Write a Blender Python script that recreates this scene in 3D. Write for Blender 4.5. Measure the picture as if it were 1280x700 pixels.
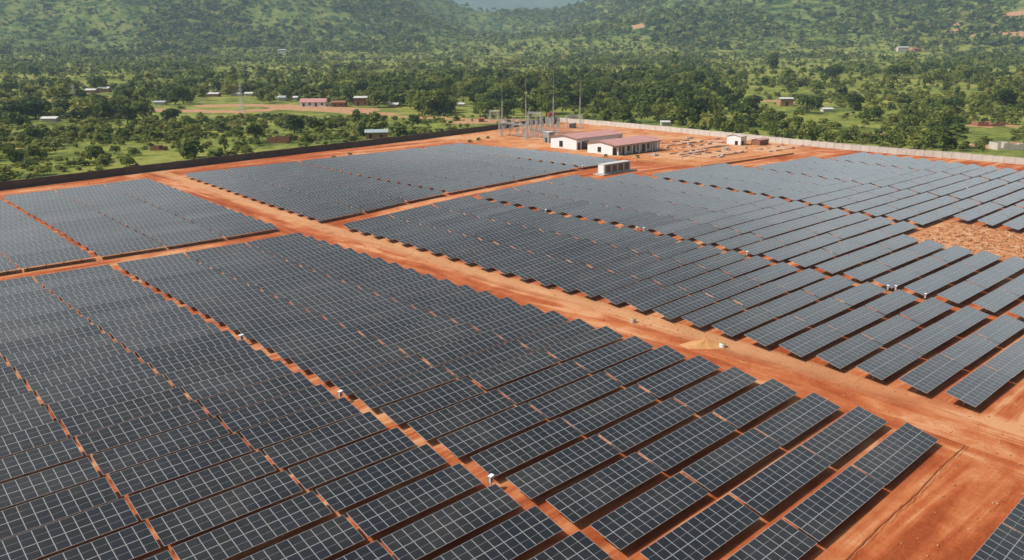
import bpy, math, random
import numpy as np

for o in list(bpy.data.objects): bpy.data.objects.remove(o)
S = bpy.context.scene
COL = S.collection
R = math.radians

# ------------------------------------------------------------------ camera, sky, sun, exposure
CAM_H, CAM_F, PITCH, ROLL, YAW = 37.6165, 999.91, 0.278204, -0.008663, 0.746103
fw = np.array([math.sin(YAW)*math.cos(PITCH), math.cos(YAW)*math.cos(PITCH), -math.sin(PITCH)])
rt = np.array([math.cos(YAW), -math.sin(YAW), 0.0])
up = np.cross(rt, fw)
_c, _s = math.cos(ROLL), math.sin(ROLL)
RT, UP = _c*rt+_s*up, _c*up-_s*rt
cam = bpy.data.cameras.new('camera')
cam.sensor_width = 36; cam.sensor_fit = 'HORIZONTAL'
cam.lens = CAM_F*36/1280
cam.clip_start = 0.5; cam.clip_end = 30000
camo = bpy.data.objects.new('camera', cam); COL.objects.link(camo)
from mathutils import Matrix, Vector
M = Matrix.Identity(4)
for i in range(3):
    M[i][0], M[i][1], M[i][2] = RT[i], UP[i], -fw[i]
M[2][3] = CAM_H
camo.matrix_world = M
S.camera = camo

SUN_FROM = Vector((-0.55, 0.34, 0.76)).normalized()
elev = math.asin(SUN_FROM.z)
world = bpy.data.worlds.new('World'); S.world = world
world.use_nodes = True
nt = world.node_tree
bg = nt.nodes['Background']
sky = nt.nodes.new('ShaderNodeTexSky'); sky.sky_type = 'NISHITA'
sky.sun_disc = False
sky.sun_elevation = elev
sky.sun_rotation = math.atan2(SUN_FROM.x, SUN_FROM.y)
sky.air_density = 1.0; sky.dust_density = 7.0
# unseen bright cloud bank, added in the north-east sky for far panels to reflect
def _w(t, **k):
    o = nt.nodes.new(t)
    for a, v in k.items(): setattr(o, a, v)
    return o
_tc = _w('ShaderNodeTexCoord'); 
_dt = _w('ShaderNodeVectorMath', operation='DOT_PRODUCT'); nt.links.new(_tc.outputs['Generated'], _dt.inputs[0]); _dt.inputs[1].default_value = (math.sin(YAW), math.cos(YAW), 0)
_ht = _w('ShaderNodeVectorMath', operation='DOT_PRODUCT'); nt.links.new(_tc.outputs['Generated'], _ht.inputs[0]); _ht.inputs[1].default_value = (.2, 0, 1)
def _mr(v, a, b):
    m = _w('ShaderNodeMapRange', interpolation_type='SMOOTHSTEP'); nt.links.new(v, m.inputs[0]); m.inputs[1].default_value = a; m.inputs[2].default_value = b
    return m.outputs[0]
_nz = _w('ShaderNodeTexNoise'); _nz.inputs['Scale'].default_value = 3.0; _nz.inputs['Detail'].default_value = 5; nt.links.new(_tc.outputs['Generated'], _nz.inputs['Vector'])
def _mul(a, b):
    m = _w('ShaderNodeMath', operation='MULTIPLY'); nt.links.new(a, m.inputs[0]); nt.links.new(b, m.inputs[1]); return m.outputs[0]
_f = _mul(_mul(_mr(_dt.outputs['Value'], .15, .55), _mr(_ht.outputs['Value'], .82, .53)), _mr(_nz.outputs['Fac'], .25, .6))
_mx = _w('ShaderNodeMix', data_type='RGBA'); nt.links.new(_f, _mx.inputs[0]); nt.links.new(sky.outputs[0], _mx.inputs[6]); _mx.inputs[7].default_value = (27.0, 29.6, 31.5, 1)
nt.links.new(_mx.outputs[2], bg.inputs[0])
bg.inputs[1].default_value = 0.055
sun = bpy.data.lights.new('sun', 'SUN'); sun.energy = 5.0; sun.angle = R(0.5); sun.color = (1.0, 0.965, 0.905)
suno = bpy.data.objects.new('sun', sun); COL.objects.link(suno)
suno.rotation_euler = SUN_FROM.to_track_quat('Z', 'Y').to_euler()
suno.location = (0, 0, 400)
S.view_settings.view_transform = 'Standard'
S.view_settings.look = 'None'
S.view_settings.exposure = -0.06
S.view_settings.gamma = 1.0
S.view_settings.use_curve_mapping = False
S.render.engine = 'CYCLES'
S.cycles.use_denoising = True
S.cycles.max_bounces = 5
S.cycles.volume_bounces = 0
S.cycles.diffuse_bounces = 1
S.cycles.glossy_bounces = 2
S.cycles.transparent_max_bounces = 4

HAZE_DENSITY = 0.00014
# ------------------------------------------------------------------ terrain
G = np.array([[-1,-2,-3,-4,-5,-7,-9,-12,-18,-24,-27,-28,-26,-24,-21,-19,-17,-15,-13,-12,-12],[0,0,-1,-2,-3,-4,-6,-3,-11,-17,-19,-18,-16,-14,-13,-11,-10,-9,-8,-7,-7],[1,1,0,0,-1,-2,-1,1,-3,-7,-9,-7,-6,-5,-4,-4,-3,-3,-3,-2,-2],[2,2,2,1,0,-1,0,3,8,8,6,5,5,5,4,4,3,3,3,2,2],[3,3,3,3,3,3,-2,0,15,21,20,17,15,13,12,10,9,8,7,7,6],[4,4,4,4,4,2,-3,3,15,24,29,26,23,20,18,16,14,13,12,11,10],[5,5,5,5,5,3,0,2,18,27,35,31,28,25,23,20,19,17,16,15,13],[6,6,7,7,8,9,8,8,17,28,37,34,31,28,26,24,22,20,19,18,17],[7,7,8,9,11,13,15,18,21,25,29,31,31,30,28,26,25,23,22,21,19],[8,9,10,11,13,15,19,25,26,26,26,28,30,30,29,28,27,25,24,23,22],[9,10,12,13,15,18,22,25,27,27,27,28,29,30,29,29,28,27,26,25,24],[10,12,13,15,17,20,23,26,27,27,28,28,29,29,30,29,29,28,27,27,26],[11,13,15,17,19,22,24,26,27,28,28,29,29,30,30,30,29,29,28,28,27],[13,15,17,18,21,23,25,26,27,28,29,29,29,30,30,30,30,30,29,29,28],[14,16,18,20,22,24,25,27,28,28,29,29,30,30,30,31,31,30,30,30,30],[16,17,19,21,23,24,26,27,28,29,29,30,30,30,31,31,31,31,31,31,30],[17,19,21,22,24,25,26,27,28,29,30,30,31,31,31,31,31,32,32,31,31]], float)/10
NY, NX = G.shape

def w4(t):
    return ((-t**3+2*t**2-t)/2, (3*t**3-5*t**2+2)/2, (-3*t**3+4*t**2+t)/2, (t**3-t**2)/2)

_rg = np.random.default_rng(5)
_LAT = _rg.random((64, 64))
def vnoise(x, y, scale):
    x = np.asarray(x, float)/scale+1000; y = np.asarray(y, float)/scale+1000
    xi = np.floor(x).astype(int); yi = np.floor(y).astype(int)
    fx = x-xi; fy = y-yi
    fx = fx*fx*(3-2*fx); fy = fy*fy*(3-2*fy)
    a = _LAT[yi % 64, xi % 64]; b = _LAT[yi % 64, (xi+1) % 64]
    c = _LAT[(yi+1) % 64, xi % 64]; d = _LAT[(yi+1) % 64, (xi+1) % 64]
    return (a*(1-fx)+b*fx)*(1-fy)+(c*(1-fx)+d*fx)*fy

def sstep(a, b, x):
    t = np.clip((x-a)/(b-a), 0, 1)
    return t*t*(3-2*t)

def zsite(x, y):
    fx = np.clip((x+120)/30, 0, NX-1.001); fy = np.clip((y+20)/30, 0, NY-1.001)
    ix = fx.astype(int); iy = fy.astype(int)
    wx = w4(fx-ix); wy = w4(fy-iy)
    z = 0
    for a in range(4):
        for b in range(4):
            z = z+wx[a]*wy[b]*G[np.clip(iy+b-1, 0, NY-1), np.clip(ix+a-1, 0, NX-1)]
    return z

# height of the hills' crest by bearing from the view axis (degrees)
CRA = np.array([-180, -60, -40, -30, -20, -12, -7.5, -5.2, -3.4, -2.4, 0, 2.5, 4.2, 5.6, 7.5, 10, 16, 24, 32, 45, 60, 180.])
CRH = np.array([200, 330, 400, 430, 420, 380, 300, 240, 200, 182, 174, 175, 184, 222, 262, 305, 360, 390, 370, 350, 290, 200.])

def zfun(x, y):
    x = np.asarray(x, float); y = np.asarray(y, float)
    r = np.hypot(x, y); a = np.degrees(np.arctan2(x, y)-YAW); a = (a+180) % 360-180
    w = 1-sstep(420, 700, r)
    z = zsite(x, y)*w+2.6*(1-w)
    plain = 0.0205*np.maximum(r-470, 0)+0.4*np.sin(x/60)*sstep(420, 600, r)
    plain = np.where(r > 3100, 0.0205*2630+0*r, plain)
    crest = np.interp(a, CRA, CRH)
    n = (vnoise(x, y, 420)-.5)*110+(vnoise(x, y, 170)-.5)*50+(vnoise(x, y, 70)-.5)*14
    rise = np.clip((r-1620)/(3000-1620), 0, 1)**1.3
    fall = 1-0.75*sstep(3030, 4600, r)
    hill = (crest-57)*rise*fall+n*sstep(1600, 2150, r)*(1-sstep(2600, 2980, r))
    return z+plain+hill

def zat(x, y): return float(zfun(np.array([x]), np.array([y]))[0])

def at(px, py, h=0.0):
    """where the sight line through a photo pixel meets the ground (h above it)"""
    d = fw+RT*(px-640)/CAM_F+UP*(350-py)/CAM_F
    t = _TT
    below = CAM_H+d[2]*t <= zfun(d[0]*t, d[1]*t)+h
    k = int(np.argmax(below))
    if not below[k]: return float(d[0]*2500), float(d[1]*2500)
    lo, hi = t[max(k-1, 0)], t[k]
    for _ in range(2):
        tt = np.linspace(lo, hi, 24)
        m = int(np.argmax(CAM_H+d[2]*tt <= zfun(d[0]*tt, d[1]*tt)+h))
        lo, hi = tt[max(m-1, 0)], tt[m]
    return float(d[0]*hi), float(d[1]*hi)
_TT = np.concatenate([np.arange(20, 600, 2.0), np.arange(600, 5000, 12.0)])

def project(P):
    P = np.asarray(P, float); d = P-np.array([0, 0, CAM_H])
    z = d@fw
    return 640+CAM_F*(d@RT)/z, 350-CAM_F*(d@UP)/z, z

# boundary of the site: the dark wall to the north, the pale wall to the east
WL = [(-200, 253), (-60, 254), (45.6, 258), (97, 260), (143, 266), (202, 272.5), (233, 277.5), (262, 282.5), (300.5, 289)]
WR = [(300.5, 289), (297.5, 234), (294, 197), (291, 165), (290.5, 138), (293, 116), (297.6, 96.6), (301, 78), (305, 40), (308, -60)]
_wlx = np.array([p[0] for p in WL]); _wly = np.array([p[1] for p in WL])
_wry = np.array([p[1] for p in WR[::-1]]); _wrx = np.array([p[0] for p in WR[::-1]])
def ylim(x): return np.interp(x, _wlx, _wly)
def xlim(y): return np.interp(y, _wry, _wrx)

# ------------------------------------------------------------------ materials
def new_mat(name):
    m = bpy.data.materials.new(name); m.use_nodes = True
    n = m.node_tree
    b = n.nodes['Principled BSDF']
    return m, n, b
def N(n, t, **kw):
    o = n.nodes.new(t)
    for k, v in kw.items(): setattr(o, k, v)
    return o
def ramp(n, fac, stops):
    r = N(n, 'ShaderNodeValToRGB')
    e = r.color_ramp.elements
    while len(e) < len(stops): e.new(0.5)
    for el, (p, c) in zip(e, stops): el.position = p; el.color = (*c, 1)
    n.links.new(fac, r.inputs[0])
    return r.outputs[0]
def noise(n, vec, scale, detail=4, rough=.55, dist=0):
    t = N(n, 'ShaderNodeTexNoise')
    t.inputs['Scale'].default_value = scale; t.inputs['Detail'].default_value = detail
    t.inputs['Roughness'].default_value = rough; t.inputs['Distortion'].default_value = dist
    if vec is not None: n.links.new(vec, t.inputs['Vector'])
    return t.outputs['Fac']
def mapping(n, vec, scale=(1, 1, 1), rot=0):
    m = N(n, 'ShaderNodeMapping'); m.inputs['Scale'].default_value = scale; m.inputs['Rotation'].default_value = (0, 0, rot)
    n.links.new(vec, m.inputs[0]); return m.outputs[0]
def mix(n, fac, a, b):
    m = N(n, 'ShaderNodeMix', data_type='RGBA')
    for s, v in ((m.inputs[0], fac), (m.inputs[6], a), (m.inputs[7], b)):
        if hasattr(v, 'is_linked'): n.links.new(v, s)
        elif isinstance(v, tuple): s.default_value = (*v, 1)
        else: s.default_value = v
    return m.outputs[2]
def math_(n, op, a, b=None, clamp=False):
    m = N(n, 'ShaderNodeMath', operation=op, use_clamp=clamp)
    for s, v in ((m.inputs[0], a), (m.inputs[1], b)):
        if v is None: continue
        if hasattr(v, 'is_linked'): n.links.new(v, s)
        else: s.default_value = v
    return m.outputs[0]
def maprange(n, v, a, b, c=0., d=1.):
    m = N(n, 'ShaderNodeMapRange', interpolation_type='SMOOTHSTEP')
    n.links.new(v, m.inputs[0])
    for i, q in enumerate((a, b, c, d)): m.inputs[i+1].default_value = q
    return m.outputs[0]
def setc(n, b, v, rough=.8):
    if hasattr(v, 'is_linked'): n.links.new(v, b.inputs['Base Color'])
    else: b.inputs['Base Color'].default_value = (*v, 1)
    b.inputs['Roughness'].default_value = rough

def simple(name, c1, c2=None, scale=1.5, rough=.8, spec=.3, metal=0., bump=0.):
    m, n, b = new_mat(name)
    if c2 is None: c2 = tuple(v*.75 for v in c1)
    tc = N(n, 'ShaderNodeTexCoord')
    f = noise(n, tc.outputs['Object'], scale, 5, .6)
    setc(n, b, ramp(n, f, [(.3, c2), (.7, c1)]), rough)
    b.inputs['Specular IOR Level'].default_value = spec
    b.inputs['Metallic'].default_value = metal
    if bump:
        bp = N(n, 'ShaderNodeBump'); bp.inputs['Strength'].default_value = bump
        n.links.new(noise(n, tc.outputs['Object'], scale*6, 3), bp.inputs['Height'])
        n.links.new(bp.outputs[0], b.inputs['Normal'])
    return m

def make_soil():
    m, n, b = new_mat('red_soil')
    pos = N(n, 'ShaderNodeNewGeometry').outputs['Position']
    sep = N(n, 'ShaderNodeSeparateXYZ'); n.links.new(pos, sep.inputs[0])
    big = noise(n, pos, .035, 5, .6, .6)
    mid = noise(n, pos, .22, 6, .65, .4)
    fine = noise(n, pos, 2.2, 5, .7)
    alongy = noise(n, mapping(n, pos, (.30, .035, .1)), 1.0, 5, .6, 1.2)
    alongx = noise(n, mapping(n, pos, (.03, .4, .1)), 1.0, 5, .6, .8)
    road = math_(n, 'MULTIPLY', maprange(n, sep.outputs[0], 76, 80), maprange(n, sep.outputs[0], 92, 88))
    trk = N(n, 'ShaderNodeMix', data_type='FLOAT'); n.links.new(road, trk.inputs[0]); n.links.new(alongx, trk.inputs[2]); n.links.new(alongy, trk.inputs[3])
    f = math_(n, 'ADD', math_(n, 'MULTIPLY', trk.outputs[0], .5), math_(n, 'ADD', math_(n, 'MULTIPLY', big, .3), math_(n, 'MULTIPLY', mid, .2)))
    col = ramp(n, f, [(.42, (.29, .056, .014)), (.475, (.40, .094, .029)), (.52, (.49, .155, .056)), (.57, (.60, .29, .145))])
    # pale worn shoulder on the east side of the long road, red middle
    sh = math_(n, 'MULTIPLY', maprange(n, math_(n, 'ADD', sep.outputs[0], math_(n, 'MULTIPLY', mid, 3)), 86, 89.5), maprange(n, sep.outputs[0], 91, 89.6))
    sh = math_(n, 'MULTIPLY', sh, maprange(n, sep.outputs[1], 10, 55))
    col = mix(n, math_(n, 'MULTIPLY', sh, .65), col, (.60, .34, .17))
    # ochre cut ground near the east wall and round the works
    oc = math_(n, 'MULTIPLY', maprange(n, sep.outputs[0], 200, 215), maprange(n, sep.outputs[1], 141, 152))
    pale = ramp(n, math_(n, 'ADD', math_(n, 'MULTIPLY', mid, .6), math_(n, 'MULTIPLY', big, .4)), [(.36, (.48, .15, .055)), (.46, (.58, .22, .075)), (.54, (.64, .36, .18)), (.68, (.70, .50, .33))])
    col = mix(n, math_(n, 'MULTIPLY', oc, .65), col, pale)
    # rough bare patch in the east field, rubble on it
    pa = math_(n, 'MULTIPLY', math_(n, 'MULTIPLY', maprange(n, sep.outputs[0], 163, 168), maprange(n, sep.outputs[0], 195, 191)), maprange(n, sep.outputs[1], 66, 60))
    rub = noise(n, pos, .55, 7, .8)
    pc = ramp(n, rub, [(.38, (.30, .10, .035)), (.46, (.48, .20, .08)), (.53, (.57, .30, .145)), (.62, (.66, .50, .34))])
    col = mix(n, math_(n, 'MULTIPLY', pa, .85), col, pc)
    ruty = noise(n, mapping(n, pos, (2.2, .035, .1)), 1.0, 2, .5, .35)
    rutx = noise(n, mapping(n, pos, (.035, 2.2, .1)), 1.0, 2, .5, .35)
    rt_ = N(n, 'ShaderNodeMix', data_type='FLOAT'); n.links.new(road, rt_.inputs[0]); n.links.new(rutx, rt_.inputs[2]); n.links.new(ruty, rt_.inputs[3])
    gate = maprange(n, big, .42, .58)
    col = mix(n, math_(n, 'MULTIPLY', math_(n, 'MULTIPLY', maprange(n, rt_.outputs[0], .60, .68), gate), .30), col, (.24, .055, .018))
    col = mix(n, math_(n, 'MULTIPLY', math_(n, 'MULTIPLY', maprange(n, rt_.outputs[0], .43, .35), gate), .45), col, (.64, .36, .19))
    col = mix(n, math_(n, 'MULTIPLY', maprange(n, fine, .35, .75), .14), col, (.58, .30, .15))
    spk = noise(n, pos, 5.5, 2, .5)
    col = mix(n, math_(n, 'MULTIPLY', maprange(n, spk, .66, .72), .6), col, (.26, .10, .05))
    setc(n, b, col, .95)
    b.inputs['Specular IOR Level'].default_value = .1
    bp = N(n, 'ShaderNodeBump'); bp.inputs['Strength'].default_value = .5; bp.inputs['Distance'].default_value = .25
    n.links.new(math_(n, 'ADD', math_(n, 'MULTIPLY', mid, 1.5), fine), bp.inputs['Height'])
    n.links.new(bp.outputs[0], b.inputs['Normal'])
    return m

def make_green():
    m, n, b = new_mat('grassland')
    pos = N(n, 'ShaderNodeNewGeometry').outputs['Position']
    big = noise(n, pos, .012, 5, .6, .8)
    mid = noise(n, pos, .06, 6, .65, .5)
    fine = noise(n, pos, .6, 5, .7)
    tuft = noise(n, pos, .17, 5, .7, .3)
    f = math_(n, 'ADD', math_(n, 'ADD', math_(n, 'MULTIPLY', big, .3), math_(n, 'MULTIPLY', tuft, .25)), math_(n, 'ADD', math_(n, 'MULTIPLY', mid, .3), math_(n, 'MULTIPLY', fine, .15)))
    col = ramp(n, f, [(.40, (.035, .06, .018)), (.45, (.10, .135, .027)), (.50, (.21, .235, .046)), (.55, (.30, .30, .068)), (.61, (.38, .31, .13))])
    spz = N(n, 'ShaderNodeSeparateXYZ'); n.links.new(pos, spz.inputs[0])
    hillc = ramp(n, math_(n, 'ADD', math_(n, 'MULTIPLY', noise(n, pos, .035, 7, .75, .4), .7), math_(n, 'MULTIPLY', big, .3)), [(.40, (.020, .040, .013)), (.46, (.045, .08, .02)), (.51, (.125, .175, .037)), (.56, (.20, .225, .056)), (.64, (.24, .21, .09))])
    col = mix(n, maprange(n, spz.outputs[2], 35, 75), col, hillc)
    at_ = N(n, 'ShaderNodeAttribute', attribute_name='dirt')
    d = math_(n, 'ADD', at_.outputs['Fac'], math_(n, 'MULTIPLY', math_(n, 'SUBTRACT', mid, .5), 1.2))
    d = maprange(n, d, .42, .56)
    dc = ramp(n, fine, [(.3, (.38, .16, .075)), (.5, (.50, .27, .145)), (.7, (.56, .40, .27))])
    col = mix(n, d, col, dc)
    setc(n, b, col, .95)
    b.inputs['Specular IOR Level'].default_value = .1
    bp = N(n, 'ShaderNodeBump'); bp.inputs['Strength'].default_value = .8; bp.inputs['Distance'].default_value = 1.2
    n.links.new(math_(n, 'ADD', fine, mid), bp.inputs['Height'])
    n.links.new(bp.outputs[0], b.inputs['Normal'])
    return m

def make_leaf():
    m, n, b = new_mat('foliage')
    tint = N(n, 'ShaderNodeAttribute', attribute_name='tint')
    rnd = N(n, 'ShaderNodeObjectInfo').outputs['Random']
    g = N(n, 'ShaderNodeNewGeometry')
    isl = g.outputs['Random Per Island']
    f = math_(n, 'ADD', tint.outputs['Fac'], math_(n, 'MULTIPLY', math_(n, 'SUBTRACT', isl, .5), .42))
    f = math_(n, 'ADD', f, math_(n, 'MULTIPLY', math_(n, 'SUBTRACT', rnd, .5), .2), True)
    col = ramp(n, f, [(0., (.019, .036, .009)), (.3, (.054, .086, .017)), (.55, (.125, .165, .03)), (.8, (.235, .255, .05)), (1., (.30, .28, .08))])
    setc(n, b, col, .65)
    b.inputs['Specular IOR Level'].default_value = .2
    tr = N(n, 'ShaderNodeBsdfTranslucent')
    hs = N(n, 'ShaderNodeHueSaturation'); hs.inputs['Hue'].default_value = .485; hs.inputs['Value'].default_value = 1.5
    n.links.new(col, hs.inputs['Color']); n.links.new(hs.outputs[0], tr.inputs['Color'])
    mx = N(n, 'ShaderNodeMixShader'); mx.inputs[0].default_value = .35
    n.links.new(b.outputs[0], mx.inputs[1]); n.links.new(tr.outputs[0], mx.inputs[2])
    n.links.new(mx.outputs[0], n.nodes['Material Output'].inputs['Surface'])
    return m

def make_glass():
    m, n, b = new_mat('solar_glass')
    rnd = N(n, 'ShaderNodeObjectInfo').outputs['Random']
    isl = N(n, 'ShaderNodeNewGeometry').outputs['Random Per Island']
    pos = N(n, 'ShaderNodeNewGeometry').outputs['Position']
    f = math_(n, 'ADD', math_(n, 'MULTIPLY', rnd, .5), math_(n, 'MULTIPLY', isl, .5))
    col = ramp(n, f, [(.1, (.010, .010, .010)), (.5, (.015, .015, .016)), (.9, (.014, .016, .024))])
    dust = noise(n, pos, .12, 4, .6)
    col = mix(n, maprange(n, dust, .4, .75, 0, .14), col, (.20, .17, .14))
    setc(n, b, col, .20)
    b.inputs['Sheen Weight'].default_value = .4
    b.inputs['Sheen Roughness'].default_value = .30
    b.inputs['Sheen Tint'].default_value = (.93, .96, 1, 1)
    b.inputs['Specular Tint'].default_value = (1, .975, .93, 1)
    b.inputs['IOR'].default_value = 1.95
    b.inputs['Specular IOR Level'].default_value = .55
    return m

MAT = {}
MAT['soil'] = make_soil()
MAT['green'] = make_green()
MAT['leaf'] = make_leaf()
MAT['glass'] = make_glass()
MAT['frame'] = simple('aluminium_frame', (.42, .425, .43), (.34, .345, .35), 2, .5, .5)
MAT['steel'] = simple('galvanised_steel', (.34, .35, .36), (.24, .25, .26), 3, .5, .5, .4)
MAT['bark'] = simple('bark', (.13, .10, .075), (.07, .055, .04), 4, .9, .2)
MAT['white'] = simple('white_paint', (.88, .89, .91), (.80, .81, .82), .6, .6)
MAT['offwhite'] = simple('weathered_white', (.62, .62, .60), (.50, .50, .48), .8, .6)
MAT['cream'] = simple('pale_plaster', (.66, .61, .54), (.52, .45, .37), .5, .85)
MAT['redroof'] = simple('faded_red_roof', (.56, .29, .27), (.45, .21, .19), .5, .6)
MAT['tin'] = simple('blue_grey_tin', (.42, .50, .52), (.30, .36, .37), .7, .4, .5)
MAT['paletin'] = simple('pale_tin', (.72, .71, .68), (.52, .50, .46), .7, .45, .5)
MAT['brick'] = simple('mud_brick', (.36, .17, .10), (.24, .105, .065), 1.5, .9, .2)
MAT['mudwall'] = simple('ochre_mud_wall', (.48, .28, .16), (.34, .18, .10), 1.2, .9, .2)
MAT['dark'] = simple('dark_opening', (.025, .026, .03), (.015, .015, .018), 2, .3, .5)
MAT['shadewall'] = simple('shade_toned_block_wall', (.135, .118, .108), (.08, .07, .065), .35, .9, .2)  # shade on the wall's south face put into its dark colour
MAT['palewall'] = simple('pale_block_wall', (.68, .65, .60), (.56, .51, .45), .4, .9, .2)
MAT['concrete'] = simple('concrete', (.56, .51, .45), (.44, .38, .33), 1.2, .85, .2)
MAT['blockpink'] = simple('pinkish_block', (.66, .50, .38), (.58, .38, .26), 1.5, .9, .2)
MAT['sand'] = simple('pale_sand', (.60, .32, .145), (.50, .235, .09), 1.2, .95, .1, 0, .4)
MAT['sandtop'] = simple('ochre_top', (.40, .31, .12), (.30, .22, .08), 3, .9, .1)
MAT['gravel'] = simple('grey_gravel', (.42, .22, .15), (.34, .14, .085), .5, .95, .1, 0, .5)
MAT['porcelain'] = simple('grey_porcelain', (.48, .46, .44), (.34, .31, .30), 2, .35, .5)
MAT['redtank'] = simple('red_oxide_tank', (.40, .09, .06), (.30, .07, .05), 1, .5, .4)
MAT['greybox'] = simple('grey_cabinet', (.36, .37, .37), (.26, .27, .27), 1, .5, .4)
MAT['rubble'] = simple('clods', (.56, .30, .16), (.34, .13, .06), .8, .95, .1)
MAT['trench'] = simple('dark_brown_soil', (.17, .055, .022), (.11, .035, .015), 1, .95, .1)  # dark brown strip along the middle of the ditch
MAT['mountain'] = simple('far_mountain_scrub', (.10, .135, .06), (.05, .08, .035), .004, .95, .1)

# ------------------------------------------------------------------ mesh helpers
class MB:
    """collects shapes, builds ONE mesh"""
    def __init__(s): s.v = []; s.f = []; s.m = []
    def quadbox(s, P, mi=0):
        k = len(s.v); s.v += [tuple(p) for p in P]
        for q in ((0, 3, 2, 1), (4, 5, 6, 7), (0, 1, 5, 4), (1, 2, 6, 5), (2, 3, 7, 6), (3, 0, 4, 7)):
            s.f.append(tuple(k+i for i in q)); s.m.append(mi)
    def box(s, x0, x1, y0, y1, z0, z1, mi=0):
        s.quadbox([(x0, y0, z0), (x1, y0, z0), (x1, y1, z0), (x0, y1, z0), (x0, y0, z1), (x1, y0, z1), (x1, y1, z1), (x0, y1, z1)], mi)
    def tube(s, a, b, r0, r1=None, n=5, mi=0, cap=True):
        a = Vector(a); b = Vector(b); r1 = r0 if r1 is None else r1
        d = (b-a).normalized()
        u = d.orthogonal().normalized(); w = d.cross(u)
        k = len(s.v)
        for p, r in ((a, r0), (b, r1)):
            for i in range(n):
                t = 2*math.pi*i/n
                s.v.append(tuple(p+u*(r*math.cos(t))+w*(r*math.sin(t))))
        for i in range(n):
            j = (i+1) % n
            s.f.append((k+i, k+j, k+n+j, k+n+i)); s.m.append(mi)
        if cap:
            s.f.append(tuple(k+n+i for i in range(n))); s.m.append(mi)
            s.f.append(tuple(k+n-1-i for i in range(n))); s.m.append(mi)
    def poly(s, pts, mi=0):
        k = len(s.v); s.v += [tuple(p) for p in pts]
        s.f.append(tuple(range(k, k+len(pts)))); s.m.append(mi)
    def mesh(s, name, mats, smooth=False):
        me = bpy.data.meshes.new(name)
        me.from_pydata(s.v, [], s.f)
        if not isinstance(mats, (list, tuple)): mats = [mats]
        for m in mats: me.materials.append(m)
        if len(mats) > 1: me.polygons.foreach_set('material_index', s.m)
        if smooth: me.polygons.foreach_set('use_smooth', [True]*len(s.f))
        me.update()
        return me
    def build(s, name, mats, parent=None, smooth=False, loc=None):
        o = bpy.data.objects.new(name, s.mesh(name, mats, smooth)); COL.objects.link(o)
        if parent is not None: o.parent = parent
        if loc is not None: o.location = loc
        return o

def np_mesh(name, V, F, mat, tint=None, k=4):
    me = bpy.data.meshes.new(name)
    V = np.ascontiguousarray(V, dtype=np.float32); F = np.ascontiguousarray(F, dtype=np.int32)
    me.vertices.add(len(V)); me.vertices.foreach_set('co', V.ravel())
    me.loops.add(F.size); me.loops.foreach_set('vertex_index', F.ravel())
    me.polygons.add(len(F)); me.polygons.foreach_set('loop_start', np.arange(len(F), dtype=np.int32)*k)
    me.update(calc_edges=True)
    if tint is not None:
        a = me.attributes.new('tint', 'FLOAT', 'POINT'); a.data.foreach_set('value', np.ascontiguousarray(tint, dtype=np.float32))
    me.materials.append(mat)
    return me

def tag(o, label, cat, group=None):
    o['label'] = label; o['category'] = cat
    if group: o['group'] = group
    return o
def thing(name, label, cat, loc=(0, 0, 0), rz=0, group=None):
    o = bpy.data.objects.new(name, None); COL.objects.link(o)
    o.empty_display_size = .3
    o.location = loc; o.rotation_euler = (0, 0, rz)
    return tag(o, label, cat, group)
def dup(root, loc, rot, label, group=None):
    r = root.copy(); COL.objects.link(r); r.location = loc; r.rotation_euler = rot; r['label'] = label
    if group: r['group'] = group
    for ch in root.children:
        c = ch.copy(); COL.objects.link(c); c.parent = r
        for g in ch.children:
            d = g.copy(); COL.objects.link(d); d.parent = c
    return r

ORD = ['', 'first', 'second', 'third', 'fourth', 'fifth', 'sixth', 'seventh', 'eighth', 'ninth', 'tenth', 'eleventh', 'twelfth', 'thirteenth', 'fourteenth', 'fifteenth', 'sixteenth', 'seventeenth', 'eighteenth', 'nineteenth', 'twentieth']
TENS = {20: 'twenty', 30: 'thirty', 40: 'forty', 50: 'fifty', 60: 'sixty', 70: 'seventy', 80: 'eighty', 90: 'ninety'}
def ordinal(i):
    if i <= 20: return ORD[i]
    t, u = i//10*10, i % 10
    if u == 0: return TENS[t][:-1]+'ieth'
    return TENS[t]+'-'+ORD[u]

# ------------------------------------------------------------------ ground, site, mountain
DIRT = []   # (x, y, radius) blobs of bare earth outside the walls
def dirt_line(pts, w):
    ws = [at(*p) for p in pts]
    for (x0, y0), (x1, y1) in zip(ws, ws[1:]):
        L = math.hypot(x1-x0, y1-y0); n = max(1, int(L/(w*.8)))
        for i in range(n+1):
            DIRT.append((x0+(x1-x0)*i/n, y0+(y1-y0)*i/n, w))
dirt_line([(180, 137), (240, 138.5), (300, 140), (350, 136), (400, 137), (440, 140), (480, 143)], 10)
dirt_line([(262, 132), (300, 131.5), (345, 132), (400, 135), (455, 137)], 12)
dirt_line([(500, 146), (560, 148), (600, 150), (640, 150)], 6)
dirt_line([(570, 153), (600, 153), (650, 151)], 7)
dirt_line([(12, 129), (35, 128), (55, 125)], 7)
dirt_line([(108, 118), (128, 122)], 6)
dirt_line([(1215, 158), (1250, 157), (1275, 159)], 5)
dirt_line([(1215, 180), (1240, 184), (1270, 178)], 5)
dirt_line([(1215, 45), (1245, 44.5), (1278, 44)], 16)
dirt_line([(1120, 35), (1150, 34)], 10); dirt_line([(1190, 41), (1200, 28)], 10)
dirt_line([(1262, 17), (1279, 16)], 18)
dirt_line([(790, 36), (803, 29)], 16)
dirt_line([(868, 38), (880, 40)], 8); dirt_line([(918, 26), (925, 28)], 9)
dirt_line([(1042, 165), (1085, 166), (1100, 168)], 5)
dirt_line([(780, 86), (830, 85)], 7)
dirt_line([(1110, 60), (1150, 62)], 10)
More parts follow.
